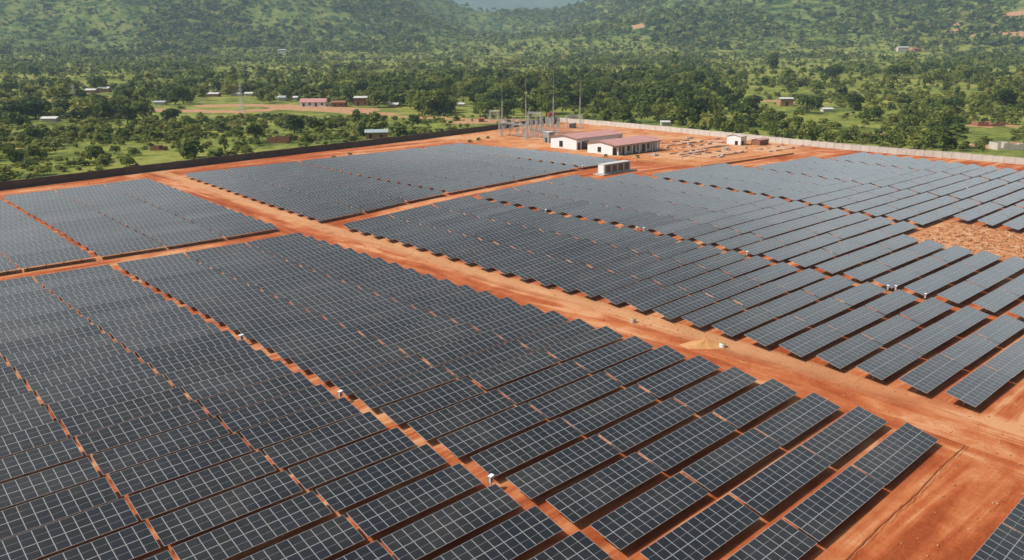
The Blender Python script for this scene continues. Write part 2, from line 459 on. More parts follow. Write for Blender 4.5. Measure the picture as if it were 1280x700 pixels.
dirt_line([(960, 126), (990, 128)], 6)
DA = np.array(DIRT)

def dirt_at(x, y):
    out = np.zeros(len(x)); o = np.argsort(x); xs = x[o]
    for (dx, dy, w) in DIRT:
        a, b = np.searchsorted(xs, (dx-w*1.4, dx+w*1.4)); k = o[a:b]
        out[k] = np.maximum(out[k], 1-sstep(w*.55, w*1.35, np.hypot(x[k]-dx, y[k]-dy)))
    return out

def build_ground():
    azs = np.concatenate([np.linspace(-62, 62, 300), np.linspace(66, 294, 50)])
    rs = [4.0]
    while rs[-1] < 5600: rs.append(rs[-1]*1.021+.25)
    rs = np.array(rs)
    A, Rr = np.meshgrid(np.radians(azs)+YAW, rs)
    X = Rr*np.sin(A); Y = Rr*np.cos(A)
    Z = zfun(X.ravel(), Y.ravel())
    xf, yf = X.ravel(), Y.ravel()
    inside = (yf < ylim(xf)-.2) & (xf < xlim(yf)-.2)
    Z = np.where(inside, Z-2.5, Z)
    V = np.stack([xf, yf, Z], 1)
    V = np.vstack([V, [[0, 0, zat(0, 0)-2.5]]])
    nr, na = X.shape
    i = np.arange(nr-1)[:, None]; j = np.arange(na)[None]
    j2 = (j+1) % na
    F = np.stack([i*na+j, i*na+j2, (i+1)*na+j2, (i+1)*na+j], -1).reshape(-1, 4)[:, ::-1]
    me = np_mesh('ground', V, F, MAT['green'])
    d = np.zeros(len(V)); m = (np.hypot(V[:, 0], V[:, 1]) < 3050)
    d[m] = dirt_at(V[m, 0], V[m, 1])
    a = me.attributes.new('dirt', 'FLOAT', 'POINT'); a.data.foreach_set('value', d.astype(np.float32))
    me.polygons.foreach_set('use_smooth', np.ones(len(F), bool))
    o = bpy.data.objects.new('ground', me); COL.objects.link(o); o['kind'] = 'structure'
    # red earth of the site
    U, Wv = np.meshgrid(np.linspace(0, 1, 130), np.linspace(0, 1, 110))
    X = -200+500*U; Y = -70+350*Wv
    for _ in range(12):
        Y = -70+(ylim(X)+70)*Wv; X = -200+(xlim(Y)+200)*U
    xf, yf = X.ravel(), Y.ravel()
    V = np.stack([xf, yf, zfun(xf, yf)], 1)
    nr, na = X.shape
    i = np.arange(nr-1)[:, None]; j = np.arange(na-1)[None]
    F = np.stack([i*na+j, i*na+j+1, (i+1)*na+j+1, (i+1)*na+j], -1).reshape(-1, 4)
    me = np_mesh('red_earth', V, F, MAT['soil'])
    me.polygons.foreach_set('use_smooth', np.ones(len(F), bool))
    o = bpy.data.objects.new('red_earth', me); COL.objects.link(o); o['kind'] = 'structure'
    # mountain range far behind the saddle
    azs = np.linspace(-50, 50, 160); rs = np.linspace(5700, 8200, 50)
    A, Rr = np.meshgrid(np.radians(azs)+YAW, rs)
    X = Rr*np.sin(A); Y = Rr*np.cos(A); xf, yf = X.ravel(), Y.ravel()
    t = ((Rr-5700)/2300).ravel()
    Z = 40+np.clip(t, 0, 1)**.8*(520+110*vnoise(xf, yf, 900))+(vnoise(xf, yf, 420)-.5)*140*np.clip(t*2, 0, 1)+(vnoise(xf, yf, 160)-.5)*50*np.clip(t*2, 0, 1)
    V = np.stack([xf, yf, Z], 1)
    nr, na = X.shape
    i = np.arange(nr-1)[:, None]; j = np.arange(na-1)[None]
    F = np.stack([i*na+j, i*na+j+1, (i+1)*na+j+1, (i+1)*na+j], -1).reshape(-1, 4)[:, ::-1]
    me = np_mesh('mountain', V, F, MAT['mountain']); me.polygons.foreach_set('use_smooth', np.ones(len(F), bool))
    o = bpy.data.objects.new('mountain', me); COL.objects.link(o); o['kind'] = 'structure'
build_ground()

def build_haze():
    m = bpy.data.materials.new('haze'); m.use_nodes = True
    n = m.node_tree; n.nodes.clear()
    out = n.nodes.new('ShaderNodeOutputMaterial'); v = n.nodes.new('ShaderNodeVolumePrincipled')
    v.inputs['Color'].default_value = (.60, .84, 1, 1)
    v.inputs['Density'].default_value = HAZE_DENSITY
    v.inputs['Anisotropy'].default_value = 0.0
    n.links.new(v.outputs[0], out.inputs['Volume'])
    b = MB(); b.box(-8600, 8600, -8600, 8600, -8, 830)
    o = b.build('haze', m); o['kind'] = 'stuff'
if HAZE_DENSITY > 0: build_haze()

# ------------------------------------------------------------------ boundary walls
def wall(name, pts, h, th, mat, label, step=3.0, pier=True):
    P = []
    for (x0, y0), (x1, y1) in zip(pts, pts[1:]):
        L = math.hypot(x1-x0, y1-y0); n = max(1, round(L/step))
        for i in range(n): P.append((x0+(x1-x0)*i/n, y0+(y1-y0)*i/n))
    P.append(pts[-1])
    root = thing(name, label, 'wall', (P[0][0], P[0][1], zat(*P[0])))
    ox, oy, oz = root.location
    w = MB(); c = MB(); pi = MB()
    rng = random.Random(4)
    for k, ((x0, y0), (x1, y1)) in enumerate(zip(P, P[1:])):
        z0, z1 = zat(x0, y0), zat(x1, y1); z = (z0+z1)/2
        dx, dy = x1-x0, y1-y0; L = math.hypot(dx, dy); nx, ny = -dy/L*th/2, dx/L*th/2
        hh = h+rng.uniform(-.05, .05)
        def rect(e, za, zb, mb, lo=0, hi=1):
            ex, ey = nx*e, ny*e
            a0, b0, a1, b1 = x0+dx*lo-ox, y0+dy*lo-oy, x0+dx*hi-ox, y0+dy*hi-oy
            mb.quadbox([(a0+ex, b0+ey, za-oz), (a0-ex, b0-ey, za-oz), (a1-ex, b1-ey, za-oz), (a1+ex, b1+ey, za-oz), (a0+ex, b0+ey, zb-oz), (a0-ex, b0-ey, zb-oz), (a1-ex, b1-ey, zb-oz), (a1+ex, b1+ey, zb-oz)])
        rect(1, z-.6, z+hh-.12, w)
        rect(1.35, z+hh-.118, z+hh, c)
        if pier: rect(1.8, z-.6, z+hh-.125, pi, -.06, .06)
    w.build('wall_panel', mat, root); c.build('coping', mat, root)
    if pier: pi.build('pier', mat, root)
    return root
wall('boundary_wall', WL, 2.3, .24, MAT['shadewall'], 'long dark shaded block wall between the red site and the green scrub at left')
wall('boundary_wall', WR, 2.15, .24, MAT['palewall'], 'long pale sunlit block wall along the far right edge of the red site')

# ------------------------------------------------------------------ solar tables
P_ROW, TILT_H, HN, HF, DEP = 4.9588, .75, .75, 1.5, 3.19
TL = 12.0                       # twelve modules along
SL = math.hypot(DEP, TILT_H)    # slope length
TILT = math.atan2(TILT_H, DEP)
MW, MH, MT = 1.0, SL/2, .04
def module_grid(mb, cx, cy, z, w, h):
    """one module: frame border, two glass halves; z is the top; mats 0 frame 1 glass"""
    fb = .025
    xs = [cx-w/2, cx-w/2+fb, cx+w/2-fb, cx+w/2]
    ys = [cy-h/2, cy-h/2+fb, cy-.008, cy+.008, cy+h/2-fb, cy+h/2]
    k = len(mb.v)
    for y in ys:
        for x in xs: mb.v.append((x, y, z))
    for j in range(5):
        for i in range(3):
            mb.f.append((k+j*4+i, k+j*4+i+1, k+(j+1)*4+i+1, k+(j+1)*4+i))
            mb.m.append(1 if i == 1 and j in (1, 3) else 0)
    # sides and back; back gets dark glass to deepen shade under the tables
    q = len(mb.v)
    for y in (ys[0], ys[-1]):
        for x in (xs[0], xs[-1]): mb.v.append((x, y, z-MT))
    t = [k, k+3, k+23, k+20]; bq = [q, q+1, q+3, q+2]
    for i in range(4):
        j = (i+1) % 4
        mb.f.append((bq[i], bq[j], t[j], t[i])); mb.m.append(0)
    mb.f.append((bq[3], bq[2], bq[1], bq[0])); mb.m.append(1)

GM = [MAT['frame'], MAT['glass']]
m_ = MB(); module_grid(m_, 0, 0, 0, MW-.012, MH-.012)
MODULE = m_.mesh('solar_module', GM)
def array_mb(mb, n=12, tf=None):
    k0 = len(mb.v)
    for i in range(n):
        for j in range(2):
            module_grid(mb, (i+.5-n/2)*MW, (j-.5)*MH, 0, MW-.012, MH-.012)
    return k0
a_ = MB(); array_mb(a_); ARRAY = a_.mesh('panel_array', GM)
a_ = MB(); array_mb(a_, 6); ARRAY6 = a_.mesh('panel_array', GM)
def frame_mb(n=12):
    """purlins and rafters in table space (under the tilted array)"""
    b = MB(); ct, st = math.cos(TILT), math.sin(TILT)
    zc = (HN+HF)/2
    def pt(x, s, d): return (x, s*ct-0*d, zc+s*st-d)
    for s in (-1.25, -.45, .45, 1.25):
        x0, x1 = -n/2*MW+.05, n/2*MW-.05
        y, z = s*ct, zc+s*st-MT-.05
        b.box(x0, x1, y-.03, y+.03, z-.045, z+.045)
    for i in range(4):
        x = (i-1.5)*n/4*MW
        b.tube(pt(x, -1.5, MT+.14), pt(x, 1.5, MT+.14), .05, n=4)
        b.tube((x, .05, .3), pt(x, 1.0, MT+.16), .03, n=4)
    return b
FRAME = frame_mb().mesh('support_frame', MAT['steel'])
p_ = MB(); p_.box(-.06, .06, -.08, .08, -.6, (HN+HF)/2-MT-.14); POST = p_.mesh('post', MAT['steel'])

ZC = (HN+HF)/2
tables = []   # (field, colindex, rowindex, xcenter, ynear, n)
def col_rows(field, ci, x0, ks, n=12, y0=None):
    for k in ks:
        yn = (23.9 if y0 is None else y0)+k*P_ROW
        tables.append((field, ci, k, x0+n*MW/2, yn+DEP/2, n))
for ci, x0 in enumerate([67.05, 54.75, 42.45, 29.2, 16.9, 4.6, -7.7]):
    col_rows('near', ci, x0, range(0, 26))
for ci, x0 in enumerate([54.75, 67.05, 79.35, 91.65]):
    col_rows('corner', ci, x0, range(0, 3), y0=11.56-2*P_ROW)
RX = [89.24, 101.54, 113.84, 127.8, 140.1, 152.4, 164.7, 178.9, 191.2, 203.5, 216.5, 228.8, 241.1, 254.2]
for ci, x0 in enumerate(RX):
    top = 25 if ci < 6 else 23 if ci == 6 else 22 if ci < 10 else 20 if ci < 13 else 19
    lo = 8 if ci in (6, 7) else 0
    col_rows('right', ci, x0, range(lo, top+1))
col_rows('right', 14, 266.5, range(0, 20))
for ci, x0 in enumerate([89.24, 101.54, 113.84, 126.9, 139.2, 151.5, 163.8, 177.2]):
    col_rows('middle', ci, x0, range(0, 16), y0=161.02)
col_rows('middle', 8, 189.5, range(0, 16), n=6, y0=161.02)
for ci, x0 in enumerate([67.05, 54.75, 42.45, 29.2, 16.9, 4.6, -7.7]):
    col_rows('left', ci, x0, range(0, 16), y0=161.02)

def table_pose(t):
    x, y = t[3], t[4]; n = t[5]
    z0, z1 = zat(x-n/2, y), zat(x+n/2, y)
    zc = (z0+z1)/2*.5+zat(x, y)*.5
    return x, y, zc, math.atan2(z1-z0, n)
rng_t = random.Random(3)
info = []
for t in tables:
    x, y, z, sl = table_pose(t)
    hw = t[5]/2
    C = [(x+sx*hw, y+sy*DEP/2, z+sx*hw*math.tan(sl)+(HN if sy < 0 else HF)) for sx, sy in ((-1, -1), (1, -1), (1, 1), (-1, 1))]
    px, py, dz = project(C)
    if dz.min() < 5: continue
    if px.max() < -190 or px.min() > 1470 or py.min() > 860: continue
    area = .5*abs(sum(px[i]*py[(i+1) % 4]-px[(i+1) % 4]*py[i] for i in range(4)))
    cx, cy = np.clip(px, 0, 1280), np.clip(py, 0, 700)
    vis = .5*abs(sum(cx[i]*cy[(i+1) % 4]-cx[(i+1) % 4]*cy[i] for i in range(4)))
    info.append((vis, area, t, (x, y, z, sl)))
info.sort(key=lambda q: -q[0])
FIELD = {'near': ('the near field', 'wide road'), 'right': ('the right field', 'wide road'), 'corner': ('', ''), 'left': ('the far left field', 'wide road'), 'middle': ('the far middle field', 'wide road')}
def table_label(t):
    f, ci, k = t[0], t[1], t[2]
    if f == 'corner':
        ci -= 0
        return 'solar table at the lower right beyond the dirt crossroad, %s in its %s row' % (ordinal(ci+1), 'far' if k == 2 else 'near')
    return 'solar table %s from the wide road in the %s row of %s' % (ordinal(ci+1), ordinal(k+1), FIELD[f][0])

# full table with separate modules
def make_full():
    t = thing('solar_table', '', 'solar table', (0, 0, 0), 0, 'tilted solar tables set out in rows on red earth')
    ct, st = math.cos(TILT), math.sin(TILT)
    for i in range(12):
        for j in range(2):
            o = bpy.data.objects.new('solar_module', MODULE); COL.objects.link(o); o.parent = t
            s = (j-.5)*MH
            o.location = ((i-5.5)*MW, s*ct, ZC+s*st); o.rotation_euler = (TILT, 0, 0)
    return t
def add_support(t):
    o = bpy.data.objects.new('support_frame', FRAME); COL.objects.link(o); o.parent = t
    for i in range(4):
        o = bpy.data.objects.new('post', POST); COL.objects.link(o); o.parent = t; o.location = ((i-1.5)*3, 0, 0)
def make_plain():
    t = thing('solar_table', '', 'solar table', (0, 0, 0), 0, 'tilted solar tables set out in rows on red earth')
    o = bpy.data.objects.new('panel_array', ARRAY); COL.objects.link(o); o.parent = t
    o.location = (0, 0, ZC); o.rotation_euler = (TILT, 0, 0)
    return t
FULL_N, IND_N = 150, 300
full = make_full(); add_support(full)
plain = make_plain(); add_support(plain)
nfull = nplain = 0
rest = []
nind = 0
for vis, area, t, (x, y, z, sl) in info:
    if vis < 1 or nind >= IND_N or t[5] != 12:
        rest.append((t, x, y, z, sl)); continue
    rot = (rng_t.uniform(-.018, .018), -sl+rng_t.uniform(-.003, .003), 0); z += rng_t.uniform(-.06, .06)
    lab = table_label(t)
    if nind < FULL_N:
        if nfull == 0: full.location = (x, y, z); full.rotation_euler = rot; full['label'] = lab
        else: dup(full, (x, y, z), rot, lab)
        nfull += 1
    else:
        if nplain == 0: plain.location = (x, y, z); plain.rotation_euler = rot; plain['label'] = lab
        else: dup(plain, (x, y, z), rot, lab)
        nplain += 1
    nind += 1
print('tables', len(info), 'individual', nind, 'rest', len(rest), 'area at full', info[FULL_N][1]/24, 'at 300', info[min(299, len(info)-1)][1]/24)
# all the farther tables as one object
def np_of(mesh):
    V = np.empty(len(mesh.vertices)*3, np.float32); mesh.vertices.foreach_get('co', V)
    return V.reshape(-1, 3)
def far_tables():
    V = []; F = []; Mi = []
    base = {}
    for n, me in ((12, ARRAY), (6, ARRAY6)):
        b = MB(); array_mb(b, n)
        v = np.array(b.v); ct, st = math.cos(TILT), math.sin(TILT)
        v = np.stack([v[:, 0], v[:, 1]*ct-v[:, 2]*st, ZC+v[:, 1]*st+v[:, 2]*ct], 1)
        faces = list(b.f); mi = list(b.m)
        q = frame_mb(n)
        for i in range(4): q.box((i-1.5)*n/4-.06, (i-1.5)*n/4+.06, -.08, .08, -.6, ZC-MT-.14)
        k = len(v); v = np.vstack([v, np.array(q.v)]); faces += [tuple(i+k for i in f) for f in q.f]; mi += [2]*len(q.f)
        f4 = [f for f in faces if len(f) == 4]; m4 = [m for f, m in zip(faces, mi) if len(f) == 4]
        base[n] = (v, np.array(f4), np.array(m4))
    off = 0
    for t, x, y, z, sl in rest:
        v, f, mi = base[t[5]]
        w = v.copy(); w[:, 2] += w[:, 0]*math.tan(sl)+z+rng_t.uniform(-.03, .03); w[:, 0] += x; w[:, 1] += y
        V.append(w); F.append(f+off); Mi.append(mi); off += len(w)
    V = np.vstack(V); F = np.vstack(F); Mi = np.concatenate(Mi)
    me = np_mesh('distant_solar_tables', V, F, MAT['frame'])
    me.materials.append(MAT['glass']); me.materials.append(MAT['steel'])
    me.polygons.foreach_set('material_index', Mi.astype(np.int32))
    o = bpy.data.objects.new('distant_solar_tables', me); COL.objects.link(o)
    tag(o, 'rows of farther solar tables filling the back of the fields', 'solar tables'); o['kind'] = 'stuff'
far_tables()

# ------------------------------------------------------------------ small equipment between the tables
def inverter(x, y, label, rz=0):
    t = thing('inverter_cabinet', label, 'inverter', (x, y, zat(x, y)), rz, 'white inverter cabinets on posts along the aisles')
    t.scale = (.72, .72, .78)
    b = MB(); b.box(-.32, .32, -.15, .15, 1.0, 1.72); b.build('cabinet', MAT['offwhite'], t)
    b = MB(); b.quadbox([(-.42, -.24, 1.80), (.42, -.24, 1.80), (.42, .26, 1.86), (-.42, .26, 1.86), (-.42, -.24, 1.83), (.42, -.24, 1.83), (.42, .26, 1.89), (-.42, .26, 1.89)]); b.build('canopy', MAT['white'], t)
    b = MB(); b.box(-.34, -.28, .16, .22, -.4, 1.79); b.box(.28, .34, .16, .22, -.4, 1.79); b.box(-.28, .28, .17, .21, 1.2, 1.26); b.build('post_frame', MAT['steel'], t)
    b = MB(); b.box(-.24, .1, -.165, -.152, 1.1, 1.6); b.build('door_panel', MAT['greybox'], t)
    return t
INV = [(41.8, 48.2, 'nearest white inverter cabinet on the orange aisle of the near field'), (41.8, 73.6, 'white inverter cabinet midway along the orange aisle of the near field'), (41.8, 98.6, 'farthest white inverter cabinet on the orange aisle of the near field'),
       (126.7, 99.6, 'left cabinet of the far white pair on the right field aisle'), (127.3, 98.2, 'right cabinet of the far white pair on the right field aisle'), (126.9, 74.4, 'lone white inverter cabinet midway along the right field aisle'),
       (126.6, 48.9, 'left cabinet of the near white pair on the right field aisle'), (127.4, 48.0, 'right cabinet of the near white pair on the right field aisle'), (126.9, 43.3, 'white inverter cabinet nearest the viewer on the right field aisle'), (126.9, 125.8, 'farthest small white inverter cabinet on the right field aisle'),
       (217.4, 97.5, 'white inverter cabinet at the far end of the right field'), (231.2, 72.3, 'white inverter cabinet among the far right rows above the bare patch'), (176.9, 160.0, 'white inverter cabinet at the front edge of the far middle field')]
for x, y, l in INV: inverter(x, y, l, R(15))

def round_stub(px, py, label, m_side):
    x, y = at(px, py)
    t = thing('concrete_riser', label, 'manhole riser', (x, y, zat(x, y)), 0, 'concrete risers standing on the red road')
    b = MB(); n = 18
    ring = lambda r, z: [(r*math.cos(2*math.pi*i/n), r*math.sin(2*math.pi*i/n), z) for i in range(n)]
    k = 0
    rr = [(.40, -.2), (.40, .50), (.37, .56)]
    for r, z in rr: b.v += ring(r, z)
    for q in range(2):
        for i in range(n): b.f.append((q*n+i, q*n+(i+1) % n, (q+1)*n+(i+1) % n, (q+1)*n+i)); b.m.append(0)
    b.build('ring', m_side, t)
    b = MB(); b.v = ring(.37, .563)+ring(.34, .62); b.m = []
    for i in range(n): b.f.append((i, (i+1) % n, n+(i+1) % n, n+i)); b.m.append(0)
    b.f.append(tuple(range(n, 2*n))); b.m.append(0)
    b.build('lid', MAT['sandtop'], t)
round_stub(903, 434, 'white round concrete riser beside the pale sand heap', MAT['white'])
round_stub(791.5, 403, 'greyish round concrete riser alone on the red road', MAT['concrete'])

def heap(px, py, rx, ry, h, rz, mat, name, label, cat, seed=1):
    x, y = at(px, py); rng = np.random.default_rng(seed)
    na, nr = 40, 12
    V = [(0, 0, h*1.0)]; F = []
    for j in range(1, nr+1):
        q = j/nr
        for i in range(na):
            a = 2*math.pi*i/na
            wob = 1+.10*math.sin(2*a+seed)+.06*math.sin(3*a+2*seed)+.05*math.sin(7*a)
            X, Y = rx*q*wob*math.cos(a), ry*q*wob*math.sin(a)
            zz = h*(1-q)**1.7*(1+.06*math.sin(5*a+4*q))+.07*float(rng.random())*(q < .95)
            V.append((X, Y, zz if j < nr else -.06))
    c, s_ = math.cos(rz), math.sin(rz)
    zb = zat(x, y)
    W = [(X*c-Y*s_, X*s_+Y*c, Z+zat(x+X*c-Y*s_, y+X*s_+Y*c)-zb) for X, Y, Z in V]
    for i in range(na): F.append((0, 1+i, 1+(i+1) % na))
    for j in range(nr-1):
        for i in range(na):
            a0 = 1+j*na+i; a1 = 1+j*na+(i+1) % na
            F.append((a0, a0+na, a1+na, a1))
    b = MB(); b.v = W; b.f = F; b.m = [0]*len(F)
    o = b.build(name, mat, None, True, (x, y, zb)); tag(o, label, cat)
heap(882, 431, 3.1, 1.9, .8, R(-38), MAT['sand'], 'sand_heap', 'pale sand heap spread at the edge of the red road', 'sand heap', 2)

# shallow drainage cut in the soil beside the near field's first row and its twin at the right
def trench(pts, w, name, label):
    b = MB(); rng = random.Random(9)
    Q = []
    for (x0, y0), (x1, y1) in zip(pts, pts[1:]):
        n = max(1, int(math.hypot(x1-x0, y1-y0)/.7))
        for i in range(n): Q.append((x0+(x1-x0)*i/n, y0+(y1-y0)*i/n))
    Q.append(pts[-1])
    x00, y00 = Q[0]; z00 = zat(x00, y00)
    k = 0; prof = []
    for i, (x, y) in enumerate(Q):
        a, c = Q[max(i-1, 0)], Q[min(i+1, len(Q)-1)]
        dx, dy = c[0]-a[0], c[1]-a[1]; L = math.hypot(dx, dy) or 1
        nx, ny = -dy/L, dx/L
        z = zat(x, y); ww = w*rng.uniform(.6, 1.5); j = .07*math.sin(i*.35)+rng.uniform(-.04, .04)
        for s, h in ((-1.6, .0), (-.9, .17), (-.35, .02), (.35, .02), (.8, .14), (1.5, .0)):
            b.v.append((x+nx*(s*ww+j)-x00, y+ny*(s*ww+j)-y00, z+h*.3*rng.uniform(.7, 1.2)+.012-z00))
    for i in range(len(Q)-1):
        for s in range(5):
            a0 = i*6+s
            b.f.append((a0, a0+1, a0+7, a0+6)); b.m.append(1 if s == 2 else 0)
    o = b.build(name, [MAT['soil'], MAT['trench']], None, False, (x00, y00, z00)); tag(o, label, 'ditch')
trench([(46, 21.9), (62.9, 21.9), (80.9, 22.1), (81.2, 25.5)], .17, 'drainage_ditch', 'thin dark drainage ditch along the front of the near solar field')
trench([(95, 20.5), (101, 20.7), (150, 21.5)], .16, 'drainage_ditch', 'short dark drainage ditch below the first row of the right field')

# ------------------------------------------------------------------ container station on the cross road
def container():
    x0, x1, y0, y1 = 174.9, 186.6, 149.9, 152.3
    z = max(zat(x0, y0), zat(x1, y0))
    t = thing('inverter_station', 'long white inverter container on a pale plinth at the end of the cross road', 'container', ((x0+x1)/2, (y0+y1)/2, z))
    L, W = x1-x0, y1-y0
    b = MB(); b.box(-L/2-1.3, L/2+2.2, -W/2-.9, W/2+.6, -.8, .30); b.build('plinth', MAT['concrete'], t)
    b = MB(); b.box(-L/2, L/2, -W/2, W/2, .303, 2.85); b.box(-L/2-.06, L/2+.06, -W/2-.06, W/2+.06, 2.853, 2.97); b.build('body', MAT['offwhite'], t)
    for i in range(4):
        xa = -L/2+.7+i*2.75
        b = MB(); b.box(xa, xa+2.2, -W/2-.03, -W/2-.004, .55, 2.7); o = b.build('door', MAT['greybox'], t)
        b = MB()
        for k in range(9): b.box(xa+.2, xa+2.0, -W/2-.05, -W/2-.033, .75+k*.2, .87+k*.2)
        b.build('louvre', MAT['dark'], o)
    b = MB(); b.box(-L/2-.03, -L/2-.004, -.9, .9, .5, 2.7); b.build('end_door', MAT['white'], t)
container()

# ------------------------------------------------------------------ buildings
def building(name, label, x0, x1, y0, y1, h, rise, wallm, roofm, over=.5, wins=(), gable_win=None, porch=False, cat='building', rz=0, ridge='x', group=None, open_side=False):
    """gabled house; x-long; wins = list of (x, width, z0, z1) on the south side"""
    cx, cy = (x0+x1)/2, (y0+y1)/2; L, W = x1-x0, y1-y0
    z = zat(cx, cy)
    t = thing(name, label, cat, (cx, cy, z), rz, group)
    X, Y = L/2, W/2
    b = MB()
    b.poly([(-X, -Y, -1), (X, -Y, -1), (X, -Y, h), (-X, -Y, h)])
    b.poly([(X, Y, -1), (-X, Y, -1), (-X, Y, h), (X, Y, h)])
    b.poly([(-X, Y, -1), (-X, -Y, -1), (-X, -Y, h), (-X, 0, h+rise), (-X, Y, h)])
    b.poly([(X, -Y, -1), (X, Y, -1), (X, Y, h), (X, 0, h+rise), (X, -Y, h)])
    b.build('wall', wallm, t)
    b = MB(); th = .14; o = over; sl = rise/Y
    for s in (-1, 1):
        oo = o+(1.6 if porch and s < 0 else 0)
        ye = s*(Y+oo); ze = h-sl*oo+.02
        q = [(-X-o, ye, ze), (X+o, ye, ze), (X+o, 0, h+rise+.02), (-X-o, 0, h+rise+.02)]
        if s > 0: q = q[::-1]
        b.quadbox(q+[(p[0], p[1], p[2]+th) for p in q])
    b.build('roof', roofm, t)
    for (wx, ww, za, zb) in wins:
        b = MB(); b.box(wx-ww/2, wx+ww/2, -Y-.05, -Y-.004, za, zb); b.build('window' if za > .4 else 'door', MAT['dark'], t)
    if gable_win:
        gy, gw, za, zb = gable_win
        b = MB(); b.box(-X-.05, -X-.004, gy-gw/2, gy+gw/2, za, zb); w = b.build('window', MAT['dark'], t)
        b = MB(); b.box(-X-.11, -X-.052, gy-gw/2-.1, gy+gw/2+.1, za-.12, za-.004); b.build('sill', MAT['cream'], w)
    if porch:
        for i in range(7):
            xx = -X+1.2+i*(L-2.4)/6
            b = MB(); b.box(xx-.2, xx+.2, -Y-1.75, -Y-1.35, -1, h-.78); b.build('pillar', wallm, t)
        b = MB(); b.box(-X+.2, X-.2, -Y-1.65, -Y-1.45, h-.78, h-.52); b.build('porch_beam', MAT['cream'], t)
    return t
building('control_building', 'farther of the two long white buildings with a faded red roof', 214.3, 240, 197, 210, 4.1, .95, MAT['white'], MAT['redroof'], .6,
         [(-11.6, 1.3, .0, 2.6), (-9.3, 1.6, 0, 2.9), (-7.4, 2.2, 0, 3.0), (-3.6, 1.3, 1.2, 2.6), (-.2, 1.3, 1.2, 2.6), (4.2, 1.3, 1.2, 2.6), (11.3, 2.0, 0, 2.9)], (1.2, 1.8, .7, 2.8))
building('office_building', 'nearer of the two long white buildings, red roof over dark pillared porch', 211.2, 236.3, 177.6, 188.9, 3.7, .85, MAT['white'], MAT['redroof'], .6,
         [(-11.4, 1.6, 0, 2.5), (-9, 1.4, .8, 2.6), (-6.4, 1.6, 0, 2.6), (-3.9, 1.4, .8, 2.6), (-1.2, 1.6, 0, 2.6), (1.6, 1.4, .8, 2.6), (4.4, 1.6, 0, 2.6), (7, 1.4, .8, 2.6), (9.8, 1.6, 0, 2.6)], (.2, 1.6, .8, 2.5), True)
building('guard_hut', 'small bright white hut near the pale wall, dark base and reddish lean-to', 272.2, 276.2, 165.8, 171.8, 3.2, .7, MAT['white'], MAT['cream'], .3, [(-.6, 1.4, 0, 1.6)], (-1.2, 1.3, 0, 1.5))
building('store_shed', 'low reddish brick shed beside the bright white hut', 277.5, 284, 160.8, 164.5, 1.9, .4, MAT['brick'], MAT['redroof'], .2, [(1.5, 1.2, 0, 1.5)])

# ------------------------------------------------------------------ half-built foundations and kerbs of the works
def foundation(x0, x1, y0, y1, ndiv, label, seed):
    rng = random.Random(seed)
    z = zat((x0+x1)/2, (y0+y1)/2)
    t = thing('brick_foundation', label, 'foundation', ((x0+x1)/2, (y0+y1)/2, z), 0, 'low half-built foundations on the red works ground')
    X, Y = (x1-x0)/2, (y1-y0)/2
    def strip(a, b_, c, d):
        m = MB()
        if abs(a-c) > abs(b_-d):
            n = max(1, int(abs(c-a)/2.2))
            for i in range(n):
                m.box(a+(c-a)*i/n, a+(c-a)*(i+1)/n, b_-.18, b_+.18, -.6, rng.choice([.08, .2, .3, .4, .45, .5]))
        else:
            n = max(1, int(abs(d-b_)/2.2))
            for i in range(n):
                m.box(a-.18, a+.18, b_+(d-b_)*i/n, b_+(d-b_)*(i+1)/n, -.6, rng.choice([.08, .2, .3, .4, .45, .5]))
        if m.v: m.build('low_wall', MAT['blockpink'], t)
    strip(-X, -Y, X, -Y); strip(-X, Y, X, Y)
    for i in range(ndiv+1):
        xx = -X+2*X*i/ndiv
        strip(xx, -Y+.2, xx, Y-.2)
foundation(240, 268, 168.5, 176, 5, 'long low pinkish foundation nearest the white hut', 1)
foundation(226, 256, 153, 160, 5, 'low pinkish foundation nearest the solar rows', 2)
foundation(246, 272, 182.5, 189, 4, 'low pinkish foundation farthest back near the pale wall', 3)
foundation(272, 286, 176, 184, 3, 'short low pinkish foundation behind the white hut', 4)
foundation(229, 244, 163, 167, 4, 'small low pinkish foundation between the porch building and the long foundation', 5)
foundation(262, 280, 148, 154, 3, 'low pinkish foundation nearest the right end of the kerb wall', 6)
rngp = random.Random(12)
def pile(x, y, mat, label, w):
    z = zat(x, y); b = MB()
    nx, ny = rngp.randint(2, 3), rngp.randint(1, 2)
    for i in range(nx):
        for j in range(ny):
            a = w/nx
            b.box(-w/2+i*a+.03, -w/2+(i+1)*a-.03, -ny*.5+j*1.0+.04, -ny*.5+(j+1)*1.0-.04, -.3, rngp.uniform(.35, .8))
    o = b.build('material_stack', mat, None, False, (x, y, z)); o.rotation_euler = (0, 0, rngp.uniform(-.5, .5))
    tag(o, label, 'block stack', 'stacks of blocks lying about the works')
for x, y, mt, lb in [(243, 178.5, 'blockpink', 'pinkish block stack just right of the porch building'), (259, 179.5, 'concrete', 'pale block stack between the two farther foundations'), (270.5, 178, 'blockpink', 'pinkish block stack left of the foundation behind the hut'), (236, 151, 'concrete', 'pale block stack by the near kerb wall'), (258, 163.5, 'concrete', 'pale block stack between the long foundation and the near one'), (247, 164.5, 'blockpink', 'pinkish block stack in the middle of the works'), (266, 160, 'blockpink', 'pinkish block stack below the white hut'), (222, 168, 'concrete', 'pale block stack in front of the porch building'), (253, 199, 'blockpink', 'pinkish block stack beyond the farther white building'), (278, 193, 'concrete', 'pale block stack near the pale wall behind the works')]:
    pile(x, y, MAT[mt], lb, rngp.uniform(1.8, 3.2))
